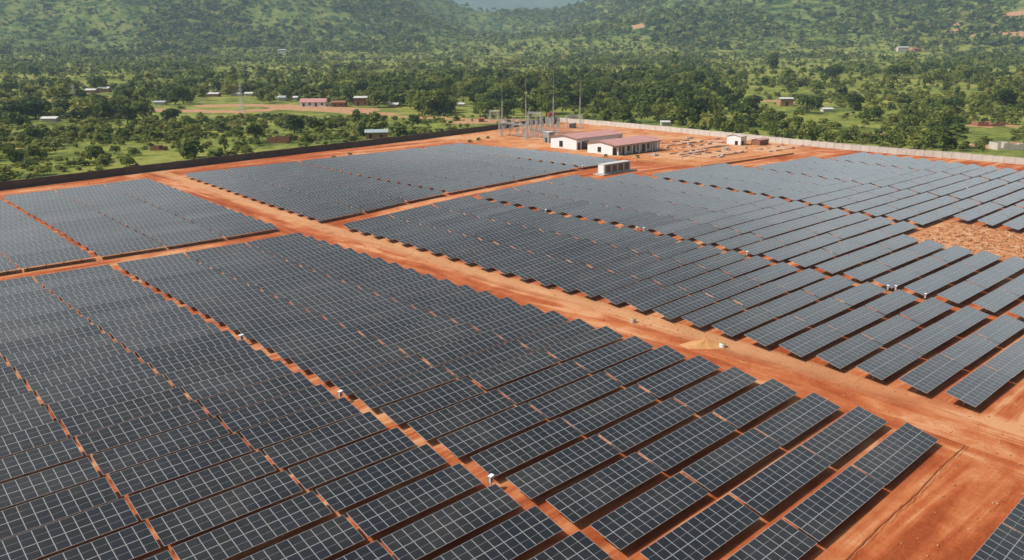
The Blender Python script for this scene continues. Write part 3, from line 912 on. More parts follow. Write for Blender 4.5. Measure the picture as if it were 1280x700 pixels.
def kerb(pts, label, mat, w=.5, h=.5, name='kerb_wall'):
    t0 = pts[0]; z0 = zat(*t0); b = MB()
    for (x0, y0), (x1, y1) in zip(pts, pts[1:]):
        L = math.hypot(x1-x0, y1-y0); n = max(1, int(L/4)); nx, ny = -(y1-y0)/L*w/2, (x1-x0)/L*w/2
        for i in range(n):
            xa, ya, xb, yb = x0+(x1-x0)*i/n, y0+(y1-y0)*i/n, x0+(x1-x0)*(i+.995)/n, y0+(y1-y0)*(i+.995)/n
            za, zb = zat(xa, ya)-z0, zat(xb, yb)-z0
            xa -= t0[0]; xb -= t0[0]; ya -= t0[1]; yb -= t0[1]
            b.quadbox([(xa+nx, ya+ny, za-.4), (xa-nx, ya-ny, za-.4), (xb-nx, yb-ny, zb-.4), (xb+nx, yb+ny, zb-.4), (xa+nx, ya+ny, za+h), (xa-nx, ya-ny, za+h), (xb-nx, yb-ny, zb+h), (xb+nx, yb+ny, zb+h)])
    o = b.build(name, mat, None, False, (t0[0], t0[1], z0)); tag(o, label, 'kerb')
kerb([(206, 163), (208.4, 157), (211.5, 141.5), (226, 140.6), (262.5, 139.6), (268, 143)], 'pale low kerb wall bounding the works above the right solar field', MAT['sand'], 1.0, .55)
def mound(x, y, rx, ry, h, rz, mat, label, seed):
    px, py, _ = project([(x, y, zat(x, y))])
    heap(float(px[0]), float(py[0]), rx, ry, h, rz, mat, 'soil_mound', label, 'soil mound', seed)
mound(266, 203, 9, 2.5, 1.1, R(80), MAT['soil'], 'red soil mound behind the farther white building', 4)
mound(246, 192, 2.4, 1.6, .9, 0, MAT['sand'], 'small pale heap between the white buildings and the works', 6)
mound(238, 164, 2.2, 1.4, .8, .4, MAT['concrete'], 'grey rubble heap on the works ground before the foundations', 7)
mound(231, 160.5, 1.6, 1.2, .6, .4, MAT['concrete'], 'smaller grey rubble heap at the edge of the works', 8)
mound(286, 148, 2.0, 1.5, .9, 0, MAT['gravel'], 'dark heap on red ground right of the white hut', 9)
mound(284, 155, 2.0, 1.5, .9, 0, MAT['gravel'], 'dark heap on red ground closest to the white hut', 10)

# ------------------------------------------------------------------ substation
def lattice(b, a, c, w0, w1, seg, r=.05):
    """square lattice column between two points"""
    a = Vector(a); c = Vector(c); d = (c-a).normalized()
    u = d.orthogonal().normalized() if abs(d.z) < .9 else Vector((1, 0, 0)); v = d.cross(u).normalized()
    cs = [(1, 1), (1, -1), (-1, -1), (-1, 1)]
    def p(q, i):
        w = (w0+(w1-w0)*q)/2
        return a+(c-a)*q+u*(cs[i % 4][0]*w)+v*(cs[i % 4][1]*w)
    for i in range(4): b.tube(p(0, i), p(1, i), r, n=4, cap=False)
    for k in range(seg):
        for i in range(4):
            b.tube(p(k/seg, i), p((k+1)/seg, i+1), r*.6, n=3, cap=False)
            b.tube(p((k+1)/seg, i), p((k+1)/seg, i+1), r*.6, n=3, cap=False)
MAT['pylon'] = simple('pale_galvanised_steel', (.62, .62, .60), (.50, .50, .48), 2, .5, .4)
def mast(px, py, pt, label):
    x, y = at(px, py); D = math.hypot(x, y)
    h = (py-pt)/CAM_F*D*1.02
    t = thing('lightning_mast', label, 'mast', (x, y, zat(x, y)), 0, 'tall thin lightning masts over the substation')
    b = MB(); lattice(b, (0, 0, -.5), (0, 0, h*.62), .55, .26, 14, .04); b.build('lattice_mast', MAT['pylon'], t)
    b = MB(); b.tube((0, 0, h*.6), (0, 0, h), .075, .03, 6); b.build('spike', MAT['pylon'], t)
mast(628, 170, 104, 'leftmost thin lightning mast over the substation')
mast(657.5, 175, 99, 'second lightning mast from the left over the substation')
mast(691.5, 166, 97, 'third lightning mast from the left, above the red tank')
mast(724.5, 164, 99, 'rightmost lightning mast, behind the farther white building')
def gantry(p0, p1, h, label, spike=0):
    (x0, y0), (x1, y1) = at(*p0), at(*p1)
    z = zat(x0, y0)
    t = thing('portal_gantry', label, 'gantry', (x0, y0, z), 0, 'lattice portal gantries of the substation')
    dx, dy = x1-x0, y1-y0
    for (ex, ey) in ((0, 0), (dx, dy)):
        b = MB(); lattice(b, (ex, ey, -.5), (ex, ey, h), 1.3, .7, 6, .06)
        if spike: b.tube((ex, ey, h), (ex, ey, h+spike), .06, .03, 4)
        b.build('column', MAT['pylon'], t)
    b = MB(); lattice(b, (0, 0, h-.4), (dx, dy, h-.4), .8, .8, 10, .05); b.build('beam', MAT['pylon'], t)
    for i in range(3):
        q = (i+1)/4
        b = MB()
        for k in range(5): b.tube((dx*q, dy*q, h-1-k*.25), (dx*q, dy*q, h-1.14-k*.25), .12, .12, 6)
        b.tube((dx*q, dy*q, h-.8), (dx*q, dy*q, h-2.4), .03, n=4); b.build('insulator', MAT['porcelain'], t)
gantry((625, 170), (658, 175), 6.2, 'long low lattice gantry at the left of the substation')
gantry((661, 163), (676, 164), 8.2, 'tall lattice gantry behind the middle of the substation', 2)
gantry((708, 161), (727, 160), 6.0, 'pale lattice gantry behind the farther white building')
gantry((613, 150), (623, 150.5), 5.0, 'small lattice gantry outside the dark wall left of the masts')
def breaker(x, y, label, h=4.4):
    t = thing('post_insulator', label, 'insulator', (x, y, zat(x, y)), R(20), 'rows of insulator posts in the substation yard')
    b = MB()
    for s in (-1, 1): b.box(s*.9-.12, s*.9+.12, -.12, .12, -.4, h*.55)
    b.box(-1.4, 1.4, -.16, .16, h*.55+.003, h*.55+.22); b.build('stand', MAT['pylon'], t)
    for s in (-1.1, 0, 1.1):
        b = MB()
        b.tube((s, 0, h*.55+.18), (s, 0, h), .16, .12, 6)
        for k in range(5): b.tube((s, 0, h*.6+k*h*.075), (s, 0, h*.6+k*h*.075+.08), .30, .24, 8)
        b.build('insulator', MAT['porcelain'], t)
    b = MB(); b.tube((-1.3, 0, h+.05), (1.3, 0, h+.05), .05, n=5); b.build('busbar', MAT['steel'], t)
k = 0
for row, (p0, p1, n) in enumerate((((630, 168), (655, 172), 4), ((664, 170), (682, 173), 4), ((665, 164), (697, 167), 6), ((670, 158), (698, 160), 5), ((632, 160), (660, 162), 4))):
    for i in range(n):
        q = i/max(1, n-1)
        x, y = at(p0[0]+(p1[0]-p0[0])*q, p0[1]+(p1[1]-p0[1])*q)
        rn = ['nearest left', 'nearest right', 'middle right', 'rear right', 'rear left'][row]
        breaker(x, y, '%s insulator post stand from the left in the %s row of the substation' % (ordinal(i+1), rn), 4.0+1.0*(row >= 2))
def transformer(px, py):
    x, y = at(px, py)
    t = thing('power_transformer', 'grey power transformer with red conservator behind the insulator rows', 'transformer', (x, y, zat(x, y)), R(10))
    b = MB(); b.box(-2.6, 2.6, -1.4, 1.4, .4, 3.4); b.box(-2.9, 2.9, -1.7, 1.7, -.4, .397); b.build('tank', MAT['greybox'], t)
    for s in (-1, 1):
        b = MB()
        for i in range(9): b.box(-2.2+i*.5, -2.1+i*.5, s*1.42, s*2.3, .8, 3.0) if s > 0 else b.box(-2.2+i*.5, -2.1+i*.5, s*2.3, s*1.42, .8, 3.0)
        b.build('radiator', MAT['greybox'], t)
    b = MB(); b.tube((-3, 0, 4.8), (3, 0, 4.8), .95, .95, 12); b.box(-2, -1.7, -.3, .3, 3.403, 4.2); b.box(1.7, 2, -.3, .3, 3.403, 4.2); b.build('conservator', MAT['redtank'], t)
    for i in range(3):
        b = MB(); b.tube((-1.2+i*1.2, -.9, 3.4), (-1.2+i*1.2, -1.2, 5.0), .14, .08, 8); b.build('bushing', MAT['porcelain'], t)
transformer(689.5, 155)
def kiosk(px, py, w, d, h, label):
    x, y = at(px, py)
    t = thing('switch_kiosk', label, 'kiosk', (x, y, zat(x, y)), 0)
    b = MB(); b.box(-w/2, w/2, -d/2, d/2, -.4, h); b.build('body', MAT['greybox'], t)
    b = MB(); b.box(-w/2-.15, w/2+.15, -d/2-.15, d/2+.15, h+.003, h+.2); b.build('roof', MAT['paletin'], t)
    b = MB(); b.box(-w/2-.04, -w/2-.004, -.5, .5, .2, 2.0); b.build('door', MAT['dark'], t)
kiosk(686, 178, 3.0, 3.2, 4.0, 'grey switch kiosk against the end of the farther white building')
kiosk(716, 160, 3.4, 1.2, 2.2, 'white topped kiosk under the pale gantry behind the building')
# gravel yard of the substation
def sheet(name, cx, cy, w, d, mat, dz=.012, rz=0):
    n = 16; b = MB(); c, s_ = math.cos(rz), math.sin(rz)
    for j in range(n+1):
        for i in range(n+1):
            x, y = (i/n-.5)*w, (j/n-.5)*d
            x, y = cx+x*c-y*s_, cy+x*s_+y*c
            b.v.append((x, y, zat(x, y)+dz))
    for j in range(n):
        for i in range(n):
            k = j*(n+1)+i; b.f.append((k, k+1, k+n+2, k+n+1)); b.m.append(0)
    o = b.build(name, mat); o['kind'] = 'structure'; return o
xa, ya = at(664, 165)
sheet('gravel_yard', 252, 246, 34, 26, MAT['gravel'], .03, R(8))

# ------------------------------------------------------------------ transmission pylons
def pylon(px, py, pt, label):
    x, y = at(px, py); D = math.hypot(x, y); h = (py-pt)/CAM_F*D
    t = thing('transmission_pylon', label, 'pylon', (x, y, zat(x, y)), R(35), 'grey lattice transmission pylons beyond the dark wall')
    b = MB()
    lattice(b, (0, 0, -1), (0, 0, h*.6), h*.2, h*.075, 6, .09); lattice(b, (0, 0, h*.6), (0, 0, h), h*.075, h*.03, 6, .07); b.build('tower', MAT['pylon'], t)
    for q, w in ((.62, .34), (.76, .28), (.9, .22)):
        b = MB()
        for s in (-1, 1):
            tip = (s*h*w*.6, 0, h*q)
            for dy in (-.5, .5): b.tube((0, dy, h*q+.5), tip, .07, .05, 4); b.tube((0, dy, h*q-.5), tip, .07, .05, 4)
        b.build('crossarm', MAT['pylon'], t)
    return x, y, h
pylon(95, 133, 110, 'wide grey lattice pylon in the dark trees at far left')
pylon(303, 140, 107, 'grey lattice pylon standing on the dirt clearing beyond the scrub')

# ------------------------------------------------------------------ village houses
HOUSES = []
def hut(px, py, wpx, hpx, dep, label, wm, rm, rise=.8, wins=(), rz=None, name='village_house', over=.4):
    x, y = at(px, py); D = math.hypot(x, y)
    w = wpx/CAM_F*D; h = max(1.6, hpx/CAM_F*D)
    rz_ = (-YAW if rz is None else rz)
    HOUSES.append((x, y, max(w, dep)/2+3))
    return building(name, label, x-w/2, x+w/2, y-dep/2, y+dep/2, h, rise, wm, rm, over, wins, None, False, 'house', rz_, group=None)
hut(471, 172.5, 26, 7.5, 6, 'brick hut with a blue-grey tin roof just beyond the dark wall', MAT['mudwall'], MAT['tin'], .9, [(-2.5, 1.2, 0, 1.9), (2, 1.1, .7, 1.7)], -YAW+R(8))
hut(393, 132.5, 30, 5, 8, 'long white house with a maroon roof on the dirt clearing', MAT['white'], MAT['redroof'], 2.0, [(-6, 1.4, 0, 2.2), (-2, 1.4, .8, 2.2), (2, 1.4, 0, 2.2), (6, 1.4, .8, 2.2)])
hut(424, 133, 17, 5, 7, 'unpainted brown brick house between the maroon roof and the taller brick house', MAT['brick'], MAT['brick'], .8, [(-2, 1.2, 0, 2), (2, 1.2, .8, 2)])
hut(453, 131.5, 17, 9, 8, 'taller brown brick house with a pale roof edge behind the clearing', MAT['brick'], MAT['paletin'], .8, [(-2, 1.4, 0, 2.2), (2.5, 1.4, 1, 2.2)])
hut(492, 134, 12, 3.5, 6, 'small pale roofed house right of the brown brick houses', MAT['mudwall'], MAT['paletin'], .9)
hut(576, 133, 8, 3, 5, 'tiny white roofed house in the trees left of the masts', MAT['cream'], MAT['paletin'], .7)
hut(64, 151.5, 16, 2.5, 5, 'low white roofed shed in the scrub under the left pylon', MAT['cream'], MAT['paletin'], .8)
hut(115, 116, 11, 3, 6, 'left of two white roofed houses above the left trees', MAT['mudwall'], MAT['paletin'], 1.0)
hut(131, 115, 12, 4, 6, 'right of two white roofed houses above the left trees', MAT['mudwall'], MAT['paletin'], 1.2)
hut(201, 130.5, 12, 2.5, 5, 'low grey roofed hut at the left end of the dirt road', MAT['cream'], MAT['tin'], .7)
hut(257, 111, 10, 3, 6, 'white roofed house highest above the dirt clearing', MAT['cream'], MAT['paletin'], .9)
hut(268, 120.5, 12, 3, 6, 'white roofed house left of the pylon on the clearing', MAT['mudwall'], MAT['paletin'], .9)
hut(296, 120, 9, 3, 6, 'white roofed house behind the pylon on the clearing', MAT['cream'], MAT['paletin'], .9)
hut(312, 120, 9, 3, 6, 'white roofed house just right of the clearing pylon', MAT['cream'], MAT['paletin'], .9)
hut(353, 126, 9, 4, 6, 'grey tin house left of the maroon roofed house', MAT['cream'], MAT['tin'], 1.0)
hut(370, 126, 5, 4, 4, 'narrow pale hut beside the maroon roofed house', MAT['cream'], MAT['paletin'], .8)
hut(353, 67, 9, 4, 8, 'lone pale house on the slope at upper left', MAT['cream'], MAT['tin'], 1.5)
hut(602, 152, 6.5, 3.5, 3.5, 'small rusty brown shed on the dirt just outside the dark wall', MAT['brick'], MAT['brick'], .5)
hut(831, 156.5, 10, 3, 4, 'low white roofed shelter just behind the pale wall', MAT['cream'], MAT['paletin'], .5)
hut(981, 132, 15, 8, 7, 'orange mud house with a pale roof among the right trees', MAT['mudwall'], MAT['paletin'], .6, [(0, 1.6, 0, 2.2)])
hut(1033, 139.5, 11, 2.5, 5, 'low white roofed hut right of the orange mud house', MAT['cream'], MAT['paletin'], .6)
hut(1128, 64, 12, 4, 8, 'pale house on the slope at upper right', MAT['cream'], MAT['paletin'], 1.4)
hut(1146, 65, 8, 3.5, 8, 'brown house beside the pale house on the upper right slope', MAT['brick'], MAT['brick'], 1.0)

def ruin(px, py, w, d, h, label, mat, seed, rz=-YAW):
    x, y = at(px, py); z = zat(x, y); rng = random.Random(seed)
    HOUSES.append((x, y, w/2+2))
    t = thing('unfinished_house', label, 'unfinished house', (x, y, z), rz)
    X, Y = w/2, d/2
    for (a, b_, c, e) in ((-X, -Y, X, -Y), (-X, Y, X, Y), (-X, -Y+.15, -X, Y-.15), (X, -Y+.15, X, Y-.15), (0, -Y+.15, 0, Y-.15)):
        m = MB(); L = math.hypot(c-a, e-b_); n = max(2, int(L/1.6))
        for i in range(n):
            hh = h*rng.choice([.55, .8, 1, 1, .95])
            if rng.random() < .16: hh = h*.3
            xa, xb = a+(c-a)*i/n, a+(c-a)*(i+1)/n; ya, yb = b_+(e-b_)*i/n, b_+(e-b_)*(i+1)/n
            m.box(min(xa, xb)-(.1 if xa == xb else 0), max(xa, xb)+(.1 if xa == xb else 0), min(ya, yb)-(.1 if ya == yb else 0), max(ya, yb)+(.1 if ya == yb else 0), -.8, hh)
        m.build('wall', mat, t)
ruin(1257, 186.5, 9.5, 6, 2.6, 'roofless pale block house behind the pale wall at far right', MAT['cream'], 2)
ruin(1235, 157, 13, 6, 2.0, 'roofless reddish brick walls on a dirt patch at far right', MAT['brick'], 3)
ruin(349, 178, 8, 5, 2.4, 'roofless reddish brick house among bushes behind the dark wall', MAT['brick'], 5)
ruin(199, 187.5, 5, 4, 1.6, 'small red brick ruin in the scrub behind the dark wall', MAT['brick'], 6)

# ------------------------------------------------------------------ trees and bushes
rngv = np.random.default_rng(11)
def crown_geo(rng, kind, nq, q0):
    """unit-height crown: leaf clumps spread over several lobes; base at z=0, top z=1"""
    if kind == 'round':
        lobes = [(0, 0, .58, .34, .34)]+[(.22*math.cos(a)*rng.uniform(.7, 1.2), .22*math.sin(a)*rng.uniform(.7, 1.2), rng.uniform(.26, .78), rng.uniform(.18, .26), rng.uniform(.17, .25)) for a in np.linspace(0, 6.28, 7)[:-1]]
    elif kind == 'spreading':
        lobes = [(0, 0, .62, .32, .27)]+[(.34*math.cos(a)*rng.uniform(.6, 1.2), .34*math.sin(a)*rng.uniform(.6, 1.2), rng.uniform(.42, .82), rng.uniform(.16, .26), rng.uniform(.13, .2)) for a in np.linspace(0, 6.28, 9)[:-1]]
    elif kind == 'tall':
        lobes = [(rng.uniform(-.08, .08), rng.uniform(-.08, .08), z, rng.uniform(.13, .2), rng.uniform(.12, .17)) for z in (.3, .42, .55, .68, .8, .87)]+[(.14*math.cos(a), .14*math.sin(a), rng.uniform(.4, .75), .13, .13) for a in (0.4, 2.5, 4.4)]
    else:  # bush
        lobes = [(.27*math.cos(a)*rng.uniform(.3, 1.3), .27*math.sin(a)*rng.uniform(.3, 1.3), rng.uniform(.26, .66), rng.uniform(.24, .38), rng.uniform(.25, .38)) for a in np.linspace(0, 6.28, 8)[:-1]]
    L = np.array(lobes)
    wts = L[:, 3]**2; wts /= wts.sum()
    li = rng.choice(len(L), nq, p=wts)
    d = rng.normal(size=(nq, 3)); d /= np.linalg.norm(d, axis=1)[:, None]
    d[:, 2] = np.where(d[:, 2] < -.4, -d[:, 2], d[:, 2])
    rad = rng.uniform(.55, 1.05, nq)**.6
    C = np.stack([L[li, 0]+d[:, 0]*L[li, 3]*rad, L[li, 1]+d[:, 1]*L[li, 3]*rad, L[li, 2]+d[:, 2]*L[li, 4]*rad], 1)
    nrm = d*1.0+rng.normal(size=(nq, 3))*.55+np.array([0, 0, .35]); nrm /= np.linalg.norm(nrm, axis=1)[:, None]
    t = np.cross(nrm, rng.normal(size=(nq, 3))); t /= np.linalg.norm(t, axis=1)[:, None]
    b = np.cross(nrm, t)
    s = (q0*rng.uniform(.6, 1.35, nq))[:, None]
    V = np.stack([C-t*s-b*s*.55, C+t*s*.2-b*s*.8+nrm*s*.15, C+t*s+b*s*.5, C-t*s*.3+b*s*.9-nrm*s*.2], 1).reshape(-1, 3)
    V[:, 2] = np.clip(V[:, 2], .0, 1.1)
    return V
def trunk_mesh(kind, rng):
    b = MB(); top = .5
    r0 = {'round': .028, 'spreading': .03, 'tall': .02, 'bush': .02}[kind]
    bend = (rng.uniform(-.03, .03), rng.uniform(-.03, .03))
    p = [(0, 0, -.06), (bend[0], bend[1], .22), (bend[0]*1.5, bend[1]*.5, top)]
    b.tube(p[0], p[1], r0*1.25, r0*.85, 7); b.tube(p[1], p[2], r0*.85, r0*.5, 7)
    for i in range(4):
        a = i*1.57+rng.uniform(-.4, .4); l = {'round': .24, 'spreading': .36, 'tall': .13, 'bush': .26}[kind]
        b.tube(p[1] if i % 2 else p[2], (l*math.cos(a), l*math.sin(a), top+rng.uniform(.0, .2)), r0*.5, r0*.2, 5)
    return b.mesh('trunk', MAT['bark'])
KINDS = ['round', 'spreading', 'tall', 'bush']
CR = {}; TR = {}
BASE_T = {'round': .32, 'spreading': .50, 'tall': .46, 'bush': .60}
for kd in KINDS:
    for v in range(3):
        nq = {'round': 620, 'spreading': 560, 'tall': 420, 'bush': 300}[kd]
        V = crown_geo(rngv, kd, nq, {'round': .05, 'spreading': .048, 'tall': .038, 'bush': .085}[kd])
        tint = np.full(len(V), BASE_T[kd]+(v-1)*.09)
        CR[kd, v] = np_mesh('crown', V, np.arange(len(V)).reshape(-1, 4), MAT['leaf'], tint)
        TR[kd, v] = trunk_mesh(kd, random.Random(v*7+3))
LOW = {}
for kd in KINDS:
    for v in range(5):
        LOW[kd, v] = (crown_geo(rngv, kd, 170, {'round': .075, 'spreading': .07, 'tall': .058, 'bush': .12}[kd]), crown_geo(rngv, kd, 44, {'round': .12, 'spreading': .115, 'tall': .095, 'bush': .19}[kd]), crown_geo(rngv, kd, 22, {'round': .17, 'spreading': .16, 'tall': .13, 'bush': .26}[kd]))

cand = []  # (x, y, h, kind, width factor, tint offset)
def blocked(x, y, pad=4):
    b = (y < ylim(x)+pad) & (x < xlim(y)+pad)
    for hx, hy, hr in HOUSES: b |= np.hypot(x-hx, y-hy) < hr
    return b
def scatter(n, r0, r1, a0, a1, accept, hr, kinds, seed, wr=(.85, 1.2), dirtok=False):
    rg = np.random.default_rng(seed)
    r = np.sqrt(rg.uniform(r0**2, r1**2, n)); a = np.radians(rg.uniform(a0, a1, n))+YAW
    x, y = r*np.sin(a), r*np.cos(a)
    ok = (rg.random(n) < accept(x, y, r, np.degrees(a-YAW))) & ~blocked(x, y)
    if not dirtok: ok &= dirt_at(x, y) < .25
    # keep the view to houses clear: no tall tree right in front of a house
    for hx, hy, hr_ in HOUSES:
        hd = math.hypot(hx, hy); ha = math.atan2(hx, hy)
        da = np.abs((np.arctan2(x, y)-ha))*hd
        ok &= ~((da < hr_+1.5) & (np.hypot(x, y) < hd) & (np.hypot(x, y) > hd-80) & (hr[1] > 2.5))
    if hr[1] > 3.5:
        rr = np.hypot(x, y); aa = np.arctan2(x, y)
        for dx, dy, w in DIRT:
            D = math.hypot(dx, dy)
            if D > 900: continue
            ok &= ~((np.abs(aa-math.atan2(dx, dy))*D < w*1.1) & (rr < D) & (rr > D-75))
    x, y = x[ok], y[ok]
    for i in range(len(x)):
        kd = kinds[int(rg.integers(len(kinds)))]
        h = rg.uniform(*hr)*rg.choice([.7, .85, 1, 1, 1.15, 1.35])
        cand.append((x[i], y[i], h, kd, rg.uniform(*wr), rg.normal(0, .14)))
# belts of trees
clump = lambda x, y, s, lo, hi: sstep(lo, hi, vnoise(x, y, s)*.7+vnoise(x+500, y, s*.4)*.3)
scatter(950, 265, 460, -42, -1, lambda x, y, r, a: .08+.85*clump(x, y, 40, .44, .6), (2.8, 5.5), ['round', 'bush', 'bush', 'bush'], 21)
scatter(2400, 470, 800, -42, -3, lambda x, y, r, a: .10+.9*clump(x, y, 90, .36, .50), (5, 11), ['round', 'round', 'spreading', 'tall', 'bush', 'bush'], 22)
scatter(1500, 400, 860, -6, 14, lambda x, y, r, a: .16+.85*clump(x, y, 70, .33, .50), (6, 12), ['round', 'round', 'spreading', 'tall', 'bush'], 23)
scatter(2200, 300, 860, 11, 42, lambda x, y, r, a: .08+.6*clump(x, y, 60, .45, .62), (3, 8.5), ['round', 'bush', 'spreading', 'tall', 'bush', 'bush'], 24)
scatter(9000, 800, 1750, -42, 42, lambda x, y, r, a: .07+.93*clump(x, y, 120, .46, .58), (4, 11), ['round', 'round', 'spreading', 'tall', 'bush', 'bush'], 25)
scatter(30000, 1700, 3060, -40, 40, lambda x, y, r, a: .10+.86*clump(x, y, 260, .42, .54), (6, 16), ['round', 'round', 'spreading', 'tall', 'bush'], 26, (.95, 1.4))
# trees one can pick out in the photograph: base pixel, width px
for px, py, wpx, kd, hf in [(368, 166, 25, 'round', .95), (352, 163, 18, 'spreading', 1), (445, 160, 12, 'tall', 1.9), (452, 167, 9, 'tall', 1.6), (470, 151, 15, 'bush', .8), (519, 160, 20, 'round', .9), (862, 146, 20, 'round', .95), (866, 158, 15, 'round', 1),
                            (168, 152, 20, 'round', .9), (186, 170, 17, 'round', .8), (215, 156, 24, 'round', .85), (18, 150, 28, 'round', .8), (45, 148, 24, 'round', .9), (320, 178, 24, 'round', 1.0), (270, 200, 18, 'bush', .8), (120, 202, 26, 'bush', .8),
                            (20, 205, 24, 'bush', .9), (42, 200, 18, 'bush', 1), (1190, 141, 24, 'round', .75), (1068, 138, 22, 'round', .9), (1008, 142, 24, 'spreading', .9), (1040, 104, 22, 'round', 1), (965, 92, 16, 'tall', 1.4), (1103, 84, 14, 'spreading', 1.2), (1135, 80, 18, 'spreading', .9),
                            (1195, 108, 16, 'spreading', 1), (1255, 132, 22, 'round', .9), (1230, 180, 9, 'bush', 1), (1228, 190, 7, 'bush', 1), (843, 87, 14, 'tall', 1.5), (735, 128, 22, 'round', 1), (790, 136, 24, 'round', 1), (700, 122, 26, 'round', 1), (660, 118, 24, 'round', 1.1), (630, 104, 12, 'tall', 1.8),
                            (920, 150, 22, 'round', 1), (1018, 178, 14, 'tall', 1.3), (1055, 181, 9, 'tall', 2), (1110, 181, 12, 'tall', 1.3), (1160, 184, 20, 'bush', .9), (940, 140, 24, 'round', .9), (905, 130, 22, 'round', 1), (760, 122, 24, 'spreading', 1), (600, 126, 24, 'round', .9), (540, 122, 24, 'round', .9), (555, 118, 14, 'tall', 1.4)]:
    x, y = at(px, py); D = math.hypot(x, y); w = wpx/CAM_F*D
    base_w = {'round': .9, 'spreading': 1.1, 'tall': .5, 'bush': 1.2}[kd]
    h = w*hf
    cand.append((x, y, h, kd, w/(h*base_w), -.05))
# shrubs
shr = []
keep = cand; cand = shr
scatter(3400, 262, 480, -42, 0, lambda x, y, r, a: .15+.8*clump(x+90, y, 22, .40, .58), (1.0, 3.0), ['bush'], 31, (.9, 1.5))
scatter(4200, 290, 620, 4, 42, lambda x, y, r, a: .12+.8*clump(x+90, y, 24, .40, .58), (1.0, 3.2), ['bush'], 32, (.9, 1.5))
scatter(5000, 480, 1000, -42, 42, lambda x, y, r, a: .15+.8*clump(x+90, y, 40, .42, .62), (1.6, 4.0), ['bush'], 33, (.9, 1.6))
scatter(12000, 1000, 1800, -40, 40, lambda x, y, r, a: .15+.7*clump(x+90, y, 70, .40, .62), (2, 4.5), ['bush'], 34, (.9, 1.6))
scatter(18000, 1700, 3000, -40, 40, lambda x, y, r, a: .4+.55*clump(x+90, y, 150, .40, .60), (2.5, 6.5), ['bush'], 35, (1, 1.7))
cand = keep
# tufts inside the site
for px, py, h in [(315, 212, 1.1), (340, 208, 1.2), (352, 207, 1.0), (418, 197.5, 1.2), (438, 195, 1.4), (286, 214.5, .9), (1012, 182.5, 1.0), (1176, 193, 1.3), (1204, 195.5, 1.5), (1243, 199, 1.6), (588, 178, 1.5), (598, 176, 1.7), (610, 173, 1.3), (797, 197, 1.2), (757, 196, 1.1), (882, 167, 2.2), (595, 331, .45), (601, 333, .5), (632, 345, .4), (692, 361, .4), (610, 335.5, .45)]:
    x, y = at(px, py); shr.append((x, y, h, 'bush', 1.2, -.05))

def split(lst, n):
    xy = np.array([(c[0], c[1]) for c in lst]); h = np.array([c[2] for c in lst]); wf = np.array([c[4] for c in lst])
    kf = np.array([{'round': .8, 'spreading': .9, 'tall': .5, 'bush': 1.1}[c[3]] for c in lst])
    z = zfun(xy[:, 0], xy[:, 1])
    px, py, d = project(np.stack([xy[:, 0], xy[:, 1], z+h*.5], 1))
    sz = np.where((d < 5) | (px < -6) | (px > 1286) | (py < -4) | (py > 700), 0, h*h*wf*kf/d**2)
    order = np.argsort(-sz)
    top = [int(i) for i in order[:n] if sz[i] > 0]
    st = set(top)
    return [lst[i] for i in top], [lst[i] for i in range(len(lst)) if i not in st]
tre_i, tre_s = split(cand, 290)
shr_i, shr_s = split(shr, 120)
print('trees', len(cand), 'shrubs', len(shr))

KN = {'round': 'dark round', 'spreading': 'broad spreading', 'tall': 'slender upright', 'bush': 'low bushy'}
def zone(x, y):
    r = math.hypot(x, y); a = math.degrees(math.atan2(x, y)-YAW)
    if y < ylim(x) and x < xlim(y): return 'on the red site ground'
    if a < -3:
        if r < 400: return 'in the scrub just behind the dark wall'
        if r < 520: return 'around the dirt clearing beyond the scrub'
        return 'in the wood behind the dirt clearing'
    if a < 14:
        if r < 520: return 'in the trees right behind the substation'
        return 'deeper in the wood behind the substation'
    if r < 420: return 'close behind the pale wall at right'
    if r < 600: return 'in the grassland beyond the pale wall'
    return 'in the distance beyond the pale wall'
def place(lst, name, cat, group, fmt):
    bucket = {}
    for c in lst:
        px, py, _ = project([(c[0], c[1], zat(c[0], c[1]))])
        bucket.setdefault((c[3] if name == 'tree' else 'bush', zone(c[0], c[1])), []).append((float(px[0]), c))
    for (kd, zn), items in bucket.items():
        items.sort(key=lambda q: q[0])
        for i, (px, c) in enumerate(items):
            x, y, h, kd2, wf, tn = c
            if len(items) == 1: lead = 'lone'
            elif i == 0: lead = 'leftmost'
            elif i == len(items)-1: lead = 'rightmost'
            else: lead = ordinal(i+1)+' from left,'
            lab = '%s %s %s %s' % (lead, KN[kd] if name == 'tree' else 'small green', cat, zn)
            t = thing(name, lab, cat, (x, y, zat(x, y)), random.Random(int(x*10+y)).uniform(0, 6.28), group)
            t.scale = (h*wf, h*wf, h)
            v = 0 if tn < -.02 else (1 if tn < .05 else 2)
            o = bpy.data.objects.new('crown', CR[kd2, v]); COL.objects.link(o); o.parent = t
            o = bpy.data.objects.new('trunk', TR[kd2, v]); COL.objects.link(o); o.parent = t
place(tre_i, 'tree', 'tree', 'trees beyond the boundary walls', '')
place(shr_i, 'shrub', 'shrub', 'shrubs scattered about the walls', '')

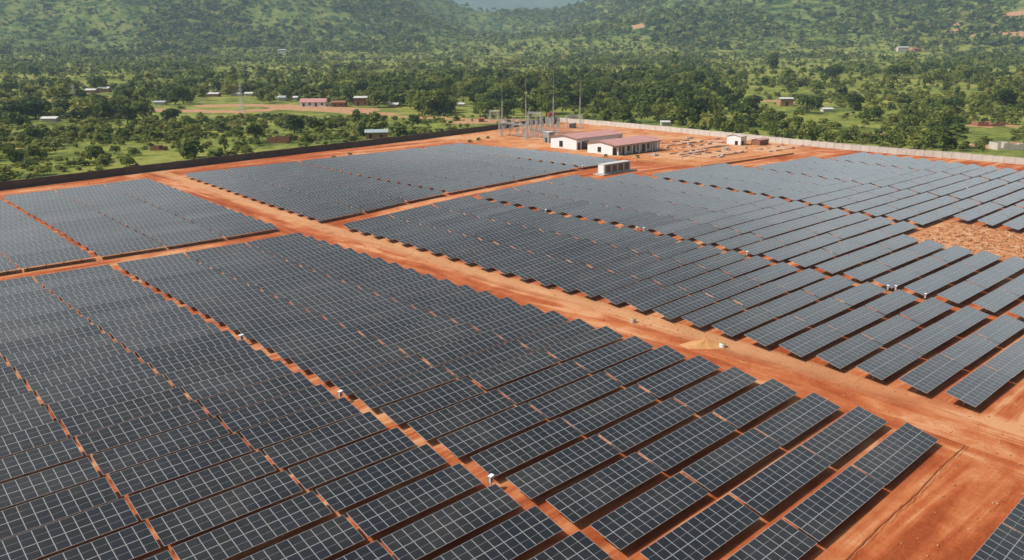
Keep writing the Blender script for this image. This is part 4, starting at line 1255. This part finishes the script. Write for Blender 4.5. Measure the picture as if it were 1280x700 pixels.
def mass(lst, name, label, cat):
    Vs = []; Ts = []
    rg = np.random.default_rng(77)
    for (x, y, h, kd, wf, tn) in lst:
        rr = math.hypot(x, y)
        B = LOW[kd, int(rg.integers(5))][2 if rr > 1600 else 1 if rr > 850 or h < 2.4 else 0]
        a = rg.uniform(0, 6.28); c, s = math.cos(a), math.sin(a)
        W = np.stack([(B[:, 0]*c-B[:, 1]*s)*h*wf+x, (B[:, 0]*s+B[:, 1]*c)*h*wf+y, B[:, 2]*h], 1)
        Vs.append(W); Ts.append(np.full(len(W), BASE_T[kd]+tn))
    xy = np.array([(c[0], c[1]) for c in lst]); zz = zfun(xy[:, 0], xy[:, 1])-.15
    for W, z in zip(Vs, zz): W[:, 2] += z
    V = np.vstack(Vs); T = np.concatenate(Ts)
    me = np_mesh(name, V, np.arange(len(V)).reshape(-1, 4), MAT['leaf'], T)
    o = bpy.data.objects.new(name, me); COL.objects.link(o); tag(o, label, cat); o['kind'] = 'stuff'
    print(name, len(lst), len(V)//4)
mass(tre_s, 'woodland', 'woodland of small distant trees covering the plain and the hills', 'woodland')
mass(shr_s, 'scrub', 'scattered green scrub between the trees', 'scrub')
def stones():
    rg = np.random.default_rng(8); V = []
    pts = []
    def add(n, x0, x1, y0, y1, s0, s1):
        for _ in range(n): pts.append((rg.uniform(x0, x1), rg.uniform(y0, y1), rg.uniform(s0, s1)**1))
    add(700, 78.6, 90, 0, 165, .05, .16); add(500, 45, 140, -5, 23, .05, .16); add(900, 165, 192, 20, 62, .12, .42)
    add(90, 200, 285, 140, 200, .1, .3); add(300, 20, 190, 152, 160, .05, .2); add(400, 50, 285, 240, 270, .08, .3)
    base = np.array([(1, 0, 0), (0, 1, 0), (-1, 0, 0), (0, -1, 0), (.1, .1, .75), (-.1, .05, -.6)])
    tri = np.array([(0, 1, 4), (1, 2, 4), (2, 3, 4), (3, 0, 4), (1, 0, 5), (2, 1, 5), (3, 2, 5), (0, 3, 5)])
    P = np.array(pts); z = zfun(P[:, 0], P[:, 1]); Fs = []
    for i, (x, y, sz) in enumerate(pts):
        B = base*sz*rg.uniform(.6, 1.3, (6, 3)); a = rg.uniform(0, 6.28); c, s_ = math.cos(a), math.sin(a)
        V.append(np.stack([B[:, 0]*c-B[:, 1]*s_+x, B[:, 0]*s_+B[:, 1]*c+y, B[:, 2]+z[i]+sz*.15], 1)); Fs.append(tri+6*i)
    me = np_mesh('loose_stones', np.vstack(V), np.vstack(Fs), MAT['rubble'], None, 3)
    o = bpy.data.objects.new('loose_stones', me); COL.objects.link(o); tag(o, 'loose stones and clods scattered over the red earth', 'stones'); o['kind'] = 'stuff'
stones()
print('objects', len(bpy.data.objects))
